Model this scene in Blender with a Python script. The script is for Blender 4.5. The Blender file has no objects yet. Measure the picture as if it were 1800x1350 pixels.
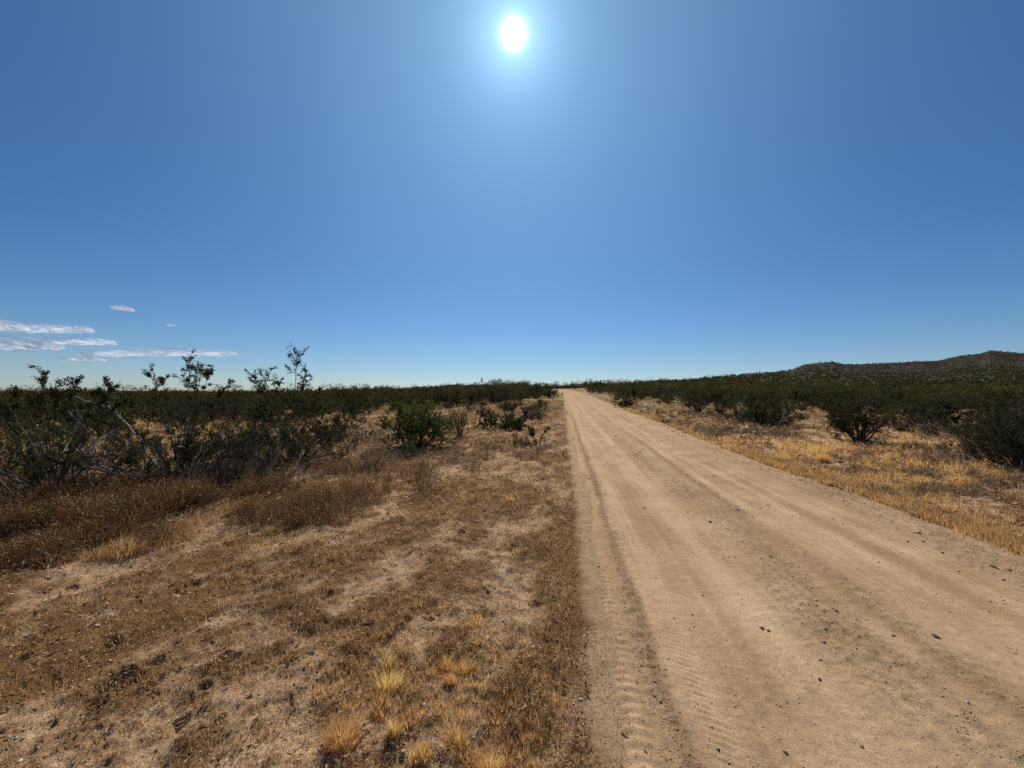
import bpy, math, random
import numpy as np
from mathutils import Vector

S = bpy.context.scene
COL = S.collection
R = math.radians

# ------------------------------------------------------------------ camera, sky, sun
CAM_H = 1.5
PITCH = math.atan(13 / 676.0)
cd = bpy.data.cameras.new('camera'); cam = bpy.data.objects.new('camera', cd); COL.objects.link(cam)
cam.location = (0, 0, CAM_H); cam.rotation_euler = (math.pi / 2 + PITCH, 0, 0)
cd.sensor_width = 36; cd.lens = 36 * 676 / 1800.0; cd.clip_start = 0.05; cd.clip_end = 30000
S.camera = cam
S.view_settings.view_transform = 'Standard'; S.view_settings.look = 'None'
S.view_settings.exposure = 0.0; S.view_settings.gamma = 1
S.render.resolution_x = 1024; S.render.resolution_y = 768
try:
    S.cycles.max_bounces = 8; S.cycles.transparent_max_bounces = 8; S.cycles.volume_bounces = 8
    S.cycles.use_denoising = False
except Exception: pass

SUN_EL = R(43.4); SUN_AZ = R(0.25)
sdir = Vector((math.sin(SUN_AZ) * math.cos(SUN_EL), math.cos(SUN_AZ) * math.cos(SUN_EL), math.sin(SUN_EL)))
W = bpy.data.worlds.new('World'); S.world = W; W.use_nodes = True
nt = W.node_tree; N = nt.nodes; L = nt.links
bg = N['Background']; bg.inputs['Strength'].default_value = 0.085
sky = N.new('ShaderNodeTexSky'); sky.sky_type = 'NISHITA'; sky.sun_disc = False
sky.sun_elevation = SUN_EL; sky.sun_rotation = SUN_AZ; sky.altitude = 900
sky.air_density = 1.0; sky.dust_density = 0.25; sky.ozone_density = 2.2
# the bright aureole that surrounds the sun in the sky
tc = N.new('ShaderNodeTexCoord'); dp = N.new('ShaderNodeVectorMath'); dp.operation = 'DOT_PRODUCT'
nm = N.new('ShaderNodeVectorMath'); nm.operation = 'NORMALIZE'
L.new(tc.outputs['Generated'], nm.inputs[0]); L.new(nm.outputs[0], dp.inputs[0]); dp.inputs[1].default_value = sdir
def wm(op, a, b=None, clamp=False):
    n = N.new('ShaderNodeMath'); n.operation = op; n.use_clamp = clamp
    for i, v in enumerate((a, b)):
        if v is None: continue
        if isinstance(v, (int, float)): n.inputs[i].default_value = v
        else: L.new(v, n.inputs[i])
    return n.outputs[0]
th = wm('ARCCOSINE', wm('MINIMUM', dp.outputs['Value'], 0.9999999))
def lobe(amp, wid, p=1.0):
    q = wm('POWER', wm('DIVIDE', th, R(wid)), p)
    return wm('MULTIPLY', wm('EXPONENT', wm('MULTIPLY', q, -1.0)), amp)
gl = wm('ADD', wm('ADD', lobe(160, 0.88, 2.2), lobe(11.0, 2.6)), wm('ADD', lobe(1.7, 9.0), lobe(2.3, 33.0, 2.0)))
gc = N.new('ShaderNodeMixRGB'); gc.blend_type = 'MULTIPLY'; gc.inputs[0].default_value = 1
cmb = N.new('ShaderNodeCombineXYZ')
for i in range(3): L.new(gl, cmb.inputs[i])
L.new(cmb.outputs[0], gc.inputs[1]); gc.inputs[2].default_value = (0.60, 1.0, 1.28, 1)
ad = N.new('ShaderNodeMixRGB'); ad.blend_type = 'ADD'; ad.inputs[0].default_value = 1
tn = N.new('ShaderNodeMixRGB'); tn.blend_type = 'MULTIPLY'; tn.inputs[0].default_value = 1   # dry, clean desert air: deeper blue
L.new(sky.outputs[0], tn.inputs[1])
sz = N.new('ShaderNodeSeparateXYZ'); L.new(nm.outputs[0], sz.inputs[0])
hz = wm('EXPONENT', wm('MULTIPLY', wm('MAXIMUM', sz.outputs[2], 0.0), -5.2))
ht = N.new('ShaderNodeMixRGB'); L.new(hz, ht.inputs[0]); ht.inputs[1].default_value = (0.29, 0.565, 0.83, 1); ht.inputs[2].default_value = (0.61, 0.71, 0.86, 1)
L.new(ht.outputs[0], tn.inputs[2])
L.new(tn.outputs[0], ad.inputs[1]); L.new(gc.outputs[0], ad.inputs[2]); L.new(ad.outputs[0], bg.inputs['Color'])

sl = bpy.data.lights.new('sun', 'SUN'); sl.energy = 4.7; sl.angle = R(0.5); sl.color = (1.0, 0.93, 0.81)
so = bpy.data.objects.new('sun', sl); COL.objects.link(so)
so.rotation_euler = (-sdir).to_track_quat('-Z', 'Y').to_euler(); so.location = (0, 0, 30)

# ------------------------------------------------------------------ helpers
rng = np.random.default_rng(7)

def _hash(ix, iy, seed):
    h = (ix.astype(np.int64) * 374761393 + iy.astype(np.int64) * 668265263 + seed * 2147483647) & 0xFFFFFFFF
    h = ((h ^ (h >> 13)) * 1274126177) & 0xFFFFFFFF
    h = (h ^ (h >> 16)) & 0xFFFFFFFF
    return h.astype(np.float64) / 4294967295.0
def vnoise(x, y, seed=0):
    xi = np.floor(x); yi = np.floor(y); fx = x - xi; fy = y - yi
    fx = fx * fx * fx * (fx * (fx * 6 - 15) + 10); fy = fy * fy * fy * (fy * (fy * 6 - 15) + 10)
    a = _hash(xi, yi, seed); b = _hash(xi + 1, yi, seed); c = _hash(xi, yi + 1, seed); d = _hash(xi + 1, yi + 1, seed)
    return ((a * (1 - fx) + b * fx) * (1 - fy) + (c * (1 - fx) + d * fx) * fy) * 2 - 1
def fbm(x, y, seed=0, octv=4, gain=0.5):
    s = 0; a = 1.0; t = 0
    for i in range(octv):
        s = s + a * vnoise(x + i * 17.3, y - i * 9.1, seed + i); t += a; a *= gain
        x, y = x * 1.7 + y * 1.1, y * 1.7 - x * 1.1
    return s / t
def sstep(a, b, x):
    t = np.clip((x - a) / (b - a), 0, 1); return t * t * (3 - 2 * t)

def mesh_np(name, V, faces, mat, parent=None, attrs=None, smooth=False, link=True):
    me = bpy.data.meshes.new(name)
    V = np.ascontiguousarray(V, dtype=np.float32); me.vertices.add(len(V)); me.vertices.foreach_set('co', V.ravel())
    faces = [np.asarray(f, dtype=np.int32) for f in faces if len(f)]
    nl = sum(f.size for f in faces); nf = sum(len(f) for f in faces)
    me.loops.add(nl); me.loops.foreach_set('vertex_index', np.concatenate([f.ravel() for f in faces]))
    tot = np.concatenate([np.full(len(f), f.shape[1], dtype=np.int32) for f in faces])
    st = np.zeros(nf, dtype=np.int32); st[1:] = np.cumsum(tot)[:-1]
    me.polygons.add(nf); me.polygons.foreach_set('loop_start', st); me.polygons.foreach_set('loop_total', tot)
    if smooth: me.polygons.foreach_set('use_smooth', np.ones(nf, dtype=bool))
    for k, v in (attrs or {}).items():
        a = me.attributes.new(k, 'FLOAT', 'POINT'); a.data.foreach_set('value', np.ascontiguousarray(v, dtype=np.float32))
    me.update(calc_edges=True)
    me.materials.append(mat)
    o = bpy.data.objects.new(name, me)
    if link: COL.objects.link(o)
    if parent: o.parent = parent
    return o
def tag(o, label=None, cat=None, group=None, kind=None):
    if label: o['label'] = label
    if cat: o['category'] = cat
    if group: o['group'] = group
    if kind: o['kind'] = kind
    return o
def empty(name, loc, rz=0):
    o = bpy.data.objects.new(name, None); COL.objects.link(o); o.location = loc; o.rotation_euler = (0, 0, rz)
    o.empty_display_size = 0.2
    return o
def copy_tree(o):
    c = o.copy(); COL.objects.link(c)
    for ch in list(o.children):
        d = ch.copy(); COL.objects.link(d); d.parent = c
    return c

# ------------------------------------------------------------------ materials
def new_mat(name):
    m = bpy.data.materials.new(name); m.use_nodes = True
    return m, m.node_tree.nodes, m.node_tree.links, m.node_tree.nodes['Principled BSDF']
def ramp(N, L, src, stops):
    r = N.new('ShaderNodeValToRGB'); e = r.color_ramp.elements
    while len(e) < len(stops): e.new(0.5)
    for k, (p, c) in enumerate(stops): e[k].position = p; e[k].color = (*c, 1)
    L.new(src, r.inputs[0]); return r.outputs[0]
def nz(N, L, scale, detail=3, vec=None, rough=0.55, kind='ShaderNodeTexNoise'):
    n = N.new(kind); n.inputs['Scale'].default_value = scale
    if 'Detail' in n.inputs: n.inputs['Detail'].default_value = detail
    if 'Roughness' in n.inputs: n.inputs['Roughness'].default_value = rough
    if vec is not None: L.new(vec, n.inputs['Vector'])
    return n
def mixc(N, L, fac, a, b, mode='MIX'):
    m = N.new('ShaderNodeMixRGB'); m.blend_type = mode
    for i, v in enumerate((fac, a, b)):
        if isinstance(v, (int, float)): m.inputs[i].default_value = v
        elif isinstance(v, tuple): m.inputs[i].default_value = (*v, 1)
        else: L.new(v, m.inputs[i])
    return m.outputs[0]
def attr(N, name):
    a = N.new('ShaderNodeAttribute'); a.attribute_name = name; return a.outputs['Fac']
def objco(N): return N.new('ShaderNodeTexCoord').outputs['Object']

def dirt_mat(name, road=False):
    m, N, L, b = new_mat(name); co = objco(N)
    b.inputs['Roughness'].default_value = 0.95; b.inputs['Specular IOR Level'].default_value = 0.03
    grit_shade = nz(N, L, 120, 4, co, 0.7).outputs[0]; grit2 = nz(N, L, 420, 2, co).outputs[0]; med = nz(N, L, 9, 5, co).outputs[0]
    big = nz(N, L, 1.3, 4, co).outputs[0]
    if road:
        t = attr(N, 'tone'); cs = attr(N, 'coarse')
        c = mixc(N, L, t, (0.36, 0.235, 0.125), (0.60, 0.42, 0.25))
        c = mixc(N, L, ramp(N, L, big, [(0.35, (0, 0, 0)), (0.7, (0.55,) * 3)]), c, (0.45, 0.275, 0.155))
        c2 = mixc(N, L, 1.0, c, ramp(N, L, grit_shade, [(0.30, (0.30, 0.27, 0.25)), (0.41, (0.82, 0.81, 0.80)), (0.52, (1.0,) * 3), (0.70, (1.45, 1.43, 1.40))]), 'MULTIPLY')  # dark dots: grains plus micro shadows painted into the road colour
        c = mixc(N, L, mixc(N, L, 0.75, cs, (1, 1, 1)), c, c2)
    else:
        t = attr(N, 'mat'); far = attr(N, 'far'); hill = attr(N, 'hill')
        sand = mixc(N, L, ramp(N, L, med, [(0.3, (0, 0, 0)), (0.7, (1, 1, 1))]), (0.44, 0.27, 0.14), (0.70, 0.485, 0.30))
        sand = mixc(N, L, attr(N, 'verge'), sand, mixc(N, L, ramp(N, L, med, [(0.3, (0, 0, 0)), (0.7, (1, 1, 1))]), (0.43, 0.285, 0.16), (0.56, 0.39, 0.225)))
        c = mixc(N, L, t, sand, (0.25, 0.135, 0.06))
        c = mixc(N, L, 1.0, c, ramp(N, L, grit_shade, [(0.32, (0.25, 0.22, 0.20)), (0.44, (0.8, 0.79, 0.78)), (0.54, (1.0,) * 3), (0.68, (1.6, 1.58, 1.55))]), 'MULTIPLY')  # soil speckle: grains, with tiny shadows between them painted in too
        fd = mixc(N, L, ramp(N, L, nz(N, L, 0.35, 5, co, 0.65).outputs[0], [(0.35, (0, 0, 0)), (0.65, (1, 1, 1))]), (0.20, 0.13, 0.06), (0.42, 0.295, 0.155))
        fd = mixc(N, L, attr(N, 'veryfar'), fd, (0.07, 0.062, 0.036))
        c = mixc(N, L, far, c, fd)
        hd = ramp(N, L, nz(N, L, 0.045, 8, co, 0.7).outputs[0], [(0.42, (0.034, 0.027, 0.020)), (0.57, (0.058, 0.045, 0.033)), (0.69, (0.20, 0.14, 0.095))])
        c = mixc(N, L, hill, c, hd)
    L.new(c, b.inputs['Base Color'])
    h = N.new('ShaderNodeMath'); h.operation = 'ADD'; L.new(grit_shade, h.inputs[0]); L.new(grit2, h.inputs[1])
    bp = N.new('ShaderNodeBump'); bp.inputs['Distance'].default_value = 0.008; bp.inputs['Strength'].default_value = 0.9
    if road:
        mr = N.new('ShaderNodeMath'); mr.operation = 'MULTIPLY_ADD'; L.new(cs, mr.inputs[0]); mr.inputs[1].default_value = 0.45; mr.inputs[2].default_value = 0.5
        L.new(mr.outputs[0], bp.inputs['Strength'])
    L.new(h.outputs[0], bp.inputs['Height']); L.new(bp.outputs[0], b.inputs['Normal'])
    return m

def leafy(name, stops, trans=0.3, rough=0.55, spec=0.3, patch=None, vr=(0.62, 1.4)):
    """thin plant matter: colour varies from leaf to leaf, light passes through"""
    m, N, L, b = new_mat(name); g = N.new('ShaderNodeNewGeometry'); oi = N.new('ShaderNodeObjectInfo')
    c = ramp(N, L, g.outputs['Random Per Island'], stops)
    hv = N.new('ShaderNodeHueSaturation'); L.new(c, hv.inputs['Color'])
    mr = N.new('ShaderNodeMapRange'); L.new(oi.outputs['Random'], mr.inputs[0]); mr.inputs[3].default_value = vr[0]; mr.inputs[4].default_value = vr[1]
    L.new(mr.outputs[0], hv.inputs['Value'])
    mr2 = N.new('ShaderNodeMapRange'); L.new(oi.outputs['Random'], mr2.inputs[0]); mr2.inputs[3].default_value = 0.485; mr2.inputs[4].default_value = 0.51
    L.new(mr2.outputs[0], hv.inputs['Hue'])
    c = hv.outputs[0]
    if patch:      # neighbouring bushes of the mass differ in kind and vigour
        pn = nz(N, L, patch, 2, objco(N), 0.6).outputs[0]
        c = mixc(N, L, 1.0, c, ramp(N, L, pn, [(0.30, (0.60, 0.62, 0.62)), (0.5, (1.0, 1.0, 1.0)), (0.62, (1.9, 1.6, 1.25)), (0.72, (2.9, 2.1, 1.7))]), 'MULTIPLY')
    L.new(c, b.inputs['Base Color']); b.inputs['Roughness'].default_value = rough; b.inputs['Specular IOR Level'].default_value = spec
    t = N.new('ShaderNodeBsdfTranslucent'); L.new(c, t.inputs[0])
    mx = N.new('ShaderNodeMixShader'); mx.inputs[0].default_value = trans
    L.new(b.outputs[0], mx.inputs[1]); L.new(t.outputs[0], mx.inputs[2]); L.new(mx.outputs[0], N['Material Output'].inputs[0])
    return m
def woody(name, a, b_, scale=30):
    m, N, L, b = new_mat(name); co = objco(N); n = nz(N, L, scale, 5, co).outputs[0]
    L.new(ramp(N, L, n, [(0.35, a), (0.65, b_)]), b.inputs['Base Color']); b.inputs['Roughness'].default_value = 0.85
    b.inputs['Specular IOR Level'].default_value = 0.3
    bp = N.new('ShaderNodeBump'); bp.inputs['Distance'].default_value = 0.004; L.new(n, bp.inputs['Height']); L.new(bp.outputs[0], b.inputs['Normal'])
    return m

M = {}
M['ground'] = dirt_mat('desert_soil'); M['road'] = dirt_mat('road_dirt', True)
M['leaf'] = leafy('creosote_leaf', [(0, (0.030, 0.034, 0.010)), (0.5, (0.050, 0.054, 0.015)), (0.85, (0.085, 0.084, 0.022)), (1, (0.15, 0.14, 0.045))], 0.32, 0.6, 0.10)
M['leafbright'] = leafy('green_leaf', [(0, (0.045, 0.055, 0.010)), (0.6, (0.085, 0.10, 0.017)), (1, (0.15, 0.155, 0.035))], 0.35, 0.6, 0.15)
M['leafdark'] = leafy('far_leaf', [(0, (0.034, 0.036, 0.014)), (0.6, (0.060, 0.060, 0.022)), (1, (0.11, 0.10, 0.04))], 0.2, 0.8, 0.03, patch=0.22)
M['sage'] = leafy('grey_leaf', [(0, (0.07, 0.07, 0.055)), (0.6, (0.14, 0.13, 0.11)), (1, (0.24, 0.21, 0.18))], 0.2)
M['gold'] = leafy('gold_grass', [(0, (0.46, 0.28, 0.085)), (0.5, (0.72, 0.47, 0.155)), (1, (0.88, 0.69, 0.34))], 0.62, 0.6, 0.2, vr=(0.98, 1.15))
M['straw'] = leafy('straw_grass', [(0, (0.30, 0.19, 0.075)), (0.6, (0.58, 0.38, 0.15)), (1, (0.80, 0.62, 0.34))], 0.5, 0.6, 0.2, vr=(0.9, 1.1))
M['mat'] = leafy('dry_mat', [(0, (0.10, 0.045, 0.015)), (0.45, (0.23, 0.112, 0.045)), (0.75, (0.42, 0.24, 0.10)), (1, (0.86, 0.66, 0.40))], 0.38, 0.8, 0.15, vr=(0.95, 1.1))
M['rust'] = leafy('rust_weed', [(0, (0.05, 0.022, 0.010)), (0.6, (0.14, 0.062, 0.025)), (0.9, (0.34, 0.19, 0.08)), (1, (0.5, 0.38, 0.25))], 0.3, 0.8, 0.15)
M['mauve'] = leafy('mauve_weed', [(0, (0.09, 0.058, 0.036)), (0.6, (0.21, 0.145, 0.09)), (1, (0.40, 0.30, 0.20))], 0.3, 0.8, 0.15)
M['bark'] = woody('dark_bark', (0.032, 0.024, 0.018), (0.12, 0.092, 0.070))
M['grey'] = woody('grey_deadwood', (0.10, 0.085, 0.070), (0.32, 0.275, 0.235))
M['pale'] = woody('pale_deadwood', (0.24, 0.20, 0.165), (0.50, 0.44, 0.38))
M['stone'] = woody('stone', (0.32, 0.205, 0.12), (0.60, 0.43, 0.27), 45)
M['darkstone'] = woody('dark_stone', (0.10, 0.075, 0.055), (0.22, 0.17, 0.125), 45)
M['palestone'] = woody('pale_stone', (0.38, 0.31, 0.235), (0.60, 0.50, 0.38), 45)

# ------------------------------------------------------------------ terrain
SKX = np.array([-900, 0, 300, 500, 650, 780, 850, 960, 1100, 1200, 1300, 1350, 1390, 1412, 1440, 1465, 1485, 1520, 1600, 1650, 1690, 1725, 1743, 1765, 1800, 1900, 2400, 3200], float)
SKY = np.array([700, 698, 691, 688, 683, 678, 675, 675, 671, 665, 658, 653.5, 649.5, 641, 637, 634.5, 639, 639, 635, 633, 624, 621, 614.5, 617, 619, 617, 622, 640], float)
YRX = np.array([-900, 0, 400, 700, 880, 1010, 1100, 1250, 1400, 1500, 1800, 2400], float)
YRV = np.array([120, 150, 190, 180, 95, 95, 140, 280, 480, 560, 620, 500], float)
def terr(x, y):
    x = np.asarray(x, float); y = np.asarray(y, float)
    yy = np.maximum(y, 0.5)
    px = 900 + 676 * np.clip(x / yy, -2.5, 3.2)
    sk = np.interp(px, SKX, SKY); yr = np.interp(px, YRX, YRV)
    low = np.clip((yr - 200) / 300, 0, 1)
    s = (688 - sk) / 676
    zt = 1.5 + s * yr - np.where(yr > 300, 0.8, 1.3)
    q = yy / yr
    z = zt * np.where(q < 1, np.clip(q, 0, 1) ** (1.55 + 0.5 * low), 1 - (q - 1) * 0.3)
    z = np.where(q > 1, np.maximum(z, -12), z)
    z = z * sstep(0.5, 12, y) 
    hill = sstep(60, 400, yy) * low
    z = z + hill * (1.5 * fbm(x / 45, y / 70, 91, 5) ) * np.clip(q, 0, 1) * sstep(1.25, 0.6, q)
    z = z + 0.10 * fbm(x / 6, y / 6, 3, 3) * sstep(4, 14, np.hypot(x, y)) * np.where(np.abs(uu(x, y) - 2.2) < 3, 0.3, 1)
    return z
RK = 89 / 676.0
def uu(x, y):
    y = np.asarray(y, float)
    bend = np.where(y > 45, 0.0017 * (np.clip(y, 45, 130) - 45) ** 2, 0)
    return x - RK * y + bend
def xroad(u, y):
    bend = np.where(y > 45, 0.0017 * (np.clip(y, 45, 130) - 45) ** 2, 0)
    return u + RK * y - bend
UL, UR = 0.14, 4.17
def edgeL(v): return UL + 0.07 * vnoise(v * 0.8, v * 0, 5) + 0.02 * vnoise(v * 4, v * 0, 6) - 0.1 * sstep(8, 20, v)
def edgeR(v): return UR + 0.12 * vnoise(v * 0.7, v * 0 + 3, 7) + 0.05 * vnoise(v * 3.5, v * 0, 8)

CA, SA = math.cos(R(28)), math.sin(R(28))
def strk(x, y):   # coordinates along / across the old wheel marks on the verge
    return x * SA + y * CA, x * CA - y * SA
def matmask(x, y):
    a, c = strk(x, y)
    left = uu(x, y) < UL
    f = fbm(a * 0.9, c * 2.6, 21, 4, 0.65) * 0.75 + fbm(x * 3.1, y * 3.1, 22, 4, 0.7) * 0.75
    m = 0.08 + 0.92 * sstep(-0.34, 0.28, f + np.where(left, 0.08, -0.02))
    m = m * sstep(0.0, 0.17, np.abs(uu(x, y) - 2.2) - 1.95 + 0.05 * fbm(x * 6, y * 6, 24, 2))
    return m
def pxpt(px, py):
    dx = px - 900.0; k = 675.0 - py
    dy = 676 * math.cos(PITCH) - k * math.sin(PITCH); dz = 676 * math.sin(PITCH) + k * math.cos(PITCH)
    t = -CAM_H / min(dz, -1.5)
    for _ in range(25):
        z = float(terr(dx * t, dy * t)); t2 = (z - CAM_H) / min(dz, -0.4); t = 0.5 * t + 0.5 * min(t2, 1.2)
    return dx * t, dy * t, float(terr(dx * t, dy * t))

PITS = []
for px, py, r in [(434,1078,.06),(196,1150,.055),(205,1225,.10),(170,1262,.05),(270,1185,.06),(505,1175,.055),(358,1225,.05),(310,1285,.05),(752,1098,.04),(645,985,.05),(530,1030,.04),(575,1062,.04),(850,1045,.035),(125,1040,.06),(60,1090,.06),(645,1118,.05),(562,1010,.04),(735,1080,.03),(700,1160,.03),(820,1230,.03),(400,1175,.06),(90,1150,.06),(30,1175,.06)]:
    x, y, z = pxpt(px, py); PITS.append((x, y, r * 0.62))
r2 = np.random.default_rng(55)
for _ in range(70):
    a = r2.uniform(-0.95, 0.2); d = math.exp(r2.uniform(math.log(1.6), math.log(9)))
    x, y = d * math.sin(a), d * math.cos(a)
    if uu(x, y) < 0: PITS.append((x, y, r2.uniform(.012, .03)))
for _ in range(60):
    y = r2.uniform(3, 12); x = xroad(r2.uniform(4.8, 11), y); PITS.append((x, y, r2.uniform(.03, .07)))

def ground_detail(x, y):
    d = np.hypot(x, y); a, c = strk(x, y); n = sstep(60, 10, d)
    z = 0.034 * fbm(a * 0.8, c * 3.2, 31, 3) * n + 0.030 * fbm(a * 2.8, c * 6.5, 34, 4, 0.6) * n
    m = sstep(14, 3.5, d)
    z = z + 0.030 * fbm(x * 8, y * 8, 32, 4, 0.6) * m + 0.010 * np.abs(fbm(x * 45, y * 45, 33, 2)) * sstep(8, 2.5, d)
    z = z + 0.016 * matmask(x, y) * n
    w = np.abs(uu(x, y) - 2.155) - 2.0
    z = z * (1 - 0.75 * sstep(0.40, 0.02, w))
    z = z + 0.05 * sstep(-0.2, -1.4, uu(x, y)) * sstep(25, 8, d)
    return z
def pits(x, y, z):
    for (px, py, r) in PITS:
        k = (np.abs(x - px) < 2.6 * r) & (np.abs(y - py) < 2.6 * r)
        if k.any():
            q = np.hypot((x[k] - px) * 0.8, y[k] - py) / r * (1 + 0.35 * fbm(x[k] * 22, y[k] * 22, 39, 3))
            z[k] += -0.95 * r * np.exp(-(q ** 4) * 0.9) + 0.25 * r * np.exp(-((q - 1.35) / 0.35) ** 2)
    return z
def road_h(u, v):
    n = sstep(40, 8, np.abs(v))
    z = 0.008 * fbm(u * 2.2, v * 0.35, 41, 3)
    z = z + 0.020 * np.exp(-((u - 0.50) / 0.05) ** 2) * (0.6 + 0.5 * vnoise(v * 3, u * 0, 42)) * n
    z = z - 0.014 * np.exp(-((u - 0.33) / 0.10) ** 2) - 0.012 * np.exp(-((u - 0.85) / 0.22) ** 2)
    z = z + 0.020 * np.exp(-((u - 1.75) / 0.28) ** 2) - 0.014 * np.exp(-((u - 1.28) / 0.16) ** 2)
    z = z - 0.012 * np.exp(-((u - 2.65) / 0.25) ** 2) + 0.016 * np.exp(-((u - 2.16) / 0.08) ** 2) + 0.012 * np.exp(-((u - 3.5) / 0.3) ** 2)
    # tread prints: curved lugs in the left track, faint ones in the next
    w = u + 0.02 * vnoise(v * 0.8, v * 0, 43)
    t1 = np.exp(-((w - 0.33) / 0.07) ** 4)
    z = z + 0.0034 * t1 * np.sin((v + 2.6 * (w - 0.32) ** 2 * 2) * 2 * math.pi / 0.062) * np.clip(0.45 + 0.75 * vnoise(v * 2.2, u * 3, 44), 0, 1) * n
    t2 = np.exp(-((w - 0.74) / 0.11) ** 4)
    z = z + 0.0030 * t2 * np.sin((v + (w - 0.74) * 0.45) * 2 * math.pi / 0.04) * np.clip(0.4 + vnoise(v * 1.4, u * 2, 45), 0, 1) * n
    t3 = np.exp(-((w - 1.30) / 0.10) ** 4)
    z = z + 0.0020 * t3 * np.sin(w * 2 * math.pi / 0.045) * n
    cs = coarse(u, v)
    m = sstep(16, 3, np.abs(v))
    z = z + cs * (0.016 * fbm(u * 11, v * 8, 46, 4, .6) + 0.013 * np.clip(fbm(u * 26, v * 22, 49, 2), -.3, 1) + 0.008 * np.abs(fbm(u * 34, v * 30, 47, 2))) * m + 0.0060 * fbm(u * 20, v * 16, 48, 4, .7) * m
    return z
def coarse(u, v):
    w = u + 0.10 * fbm(v * 0.5, u * 0.6, 51, 3)
    c = 0.20 + 0.62 * np.exp(-((w - 1.75) / 0.26) ** 4) + 0.65 * np.exp(-((w - 2.18) / 0.10) ** 2) + 0.8 * np.exp(-((w - 0.50) / 0.07) ** 2) + 0.7 * sstep(3.3, 3.75, w)
    return np.clip(c * (0.75 + 0.5 * fbm(u * 2.5, v * 1.2, 52, 3)), 0, 1)
def tone(u, v):
    w = u + 0.06 * fbm(v * 0.35, u * 0.5, 53, 3)
    t = 0.52 + 0.38 * fbm(u * 6, v * 0.2, 54, 4, 0.65) + 0.40 * fbm(u * 24, v * 0.3, 57, 3, 0.6) * sstep(60, 15, v)
    for c0, am, wl, ph, wd_, st in ((0.95, 0.30, 9.0, 0.4, 0.055, 0.26), (2.45, 0.35, 11.0, 2.2, 0.06, 0.24), (3.15, 0.30, 7.5, 1.1, 0.05, -0.22), (1.62, 0.5, 14.0, 3.3, 0.05, 0.2)):
        cc = c0 + am * np.sin(v / wl * 2.2 + ph)      # wandering tracks that cross the straight ones
        t = t + st * np.exp(-((u - cc) / wd_) ** 2) * (0.6 + 0.5 * vnoise(v * 0.9, u * 3, 60 + int(wl))) + 0.12 * fbm(u * 3, v * 2.5, 55, 3)
    t = t + 0.30 * np.exp(-((w - 0.68) / 0.10) ** 2) + 0.38 * np.exp(-((w - 1.34) / 0.11) ** 2) + 0.30 * np.exp(-((w - 2.42) / 0.10) ** 2)
    t = t + 0.45 * np.exp(-((w - 2.78) / 0.09) ** 2) * sstep(-0.15, 0.35, fbm(u * 6, v * 1.6, 56, 3))
    t = t - 0.60 * np.exp(-((w - 2.14) / 0.055) ** 2) - 0.75 * np.exp(-((u + 0.03 * vnoise(v * 1.5, v * 0, 59) - 0.505) / 0.038) ** 2) * sstep(30, 12, v) - 0.35 * sstep(0.42, 0.1, u + 0.1 * fbm(u * 5, v * 4, 58, 3)) - 0.3 * sstep(3.9, 4.15, u) - 0.2 * np.exp(-((w - 3.0) / .12) ** 2)
    return np.clip(t, 0, 1)

def gz(x, y):    # finished ground height outside the road
    x = np.atleast_1d(np.asarray(x, float)); y = np.atleast_1d(np.asarray(y, float))
    return terr(x, y) + ground_detail(x, y)
def surf(x, y):
    x = np.atleast_1d(np.asarray(x, float)); y = np.atleast_1d(np.asarray(y, float)); u = uu(x, y)
    g = terr(x, y) + ground_detail(x, y); r = terr(x, y) + road_h(u, y)
    return np.where((u > edgeL(y) + 0.02) & (u < edgeR(y) - 0.02), r, g)

def grid_faces(nr, nc, wrap=False):
    i = np.arange(nr - 1)[:, None]; j = np.arange(nc if wrap else nc - 1)[None, :]
    j2 = (j + 1) % nc
    return np.stack([i * nc + j, i * nc + j2, (i + 1) * nc + j2, (i + 1) * nc + j], -1).reshape(-1, 4)

# ground: one sheet of rings round the photographer out to the horizon
rs = [0.02, 0.3, 0.6, 0.9]
while rs[-1] < 12: rs.append(rs[-1] * 1.0042)
while rs[-1] < 60: rs.append(rs[-1] * 1.008)
while rs[-1] < 1000: rs.append(rs[-1] * 1.014)
while rs[-1] < 9000: rs.append(rs[-1] * 1.3)
rs = np.array(rs)
az = np.concatenate([np.arange(-70, 70, 0.2), np.arange(70, 290, 5)]) * math.pi / 180
RR, AA = np.meshgrid(rs, az, indexing='ij')
X = (RR * np.sin(AA)).ravel(); Y = (RR * np.cos(AA)).ravel()
U = uu(X, Y)
Z = terr(X, Y) + ground_detail(X, Y)
Z = pits(X, Y, Z)
inside = sstep(0.0, 0.30, U - edgeL(Y) - 0.12) * sstep(0.0, 0.30, edgeR(Y) - 0.10 - U) * (Y < 175) * (Y > -30)
Z = np.where(inside > 0, terr(X, Y) * (inside) + Z * (1 - inside) - 0.07 * inside, Z)
PXg = 900 + 676 * np.clip(X / np.maximum(Y, .5), -2.5, 3.2)
yrg = np.interp(PXg, YRX, YRV)
hillm = sstep(300, 520, Y + 25 * fbm(X / 40, Y / 40, 77, 3)) * np.clip((yrg - 250) / 150, 0, 1)
g = mesh_np('ground', np.stack([X, Y, Z], -1), [grid_faces(len(rs), len(az), True)[:, ::-1]], M['ground'],
            attrs={'mat': matmask(X, Y), 'far': sstep(14, 40, RR.ravel()), 'hill': hillm, 'veryfar': sstep(90, 200, RR.ravel()), 'verge': sstep(-0.30, -0.02, U - UL + 0.25 * fbm(X * 2, Y * 2, 78, 3)) * sstep(UR + 0.35, UR, U)}, smooth=True)
tag(g, kind='structure')

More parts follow.
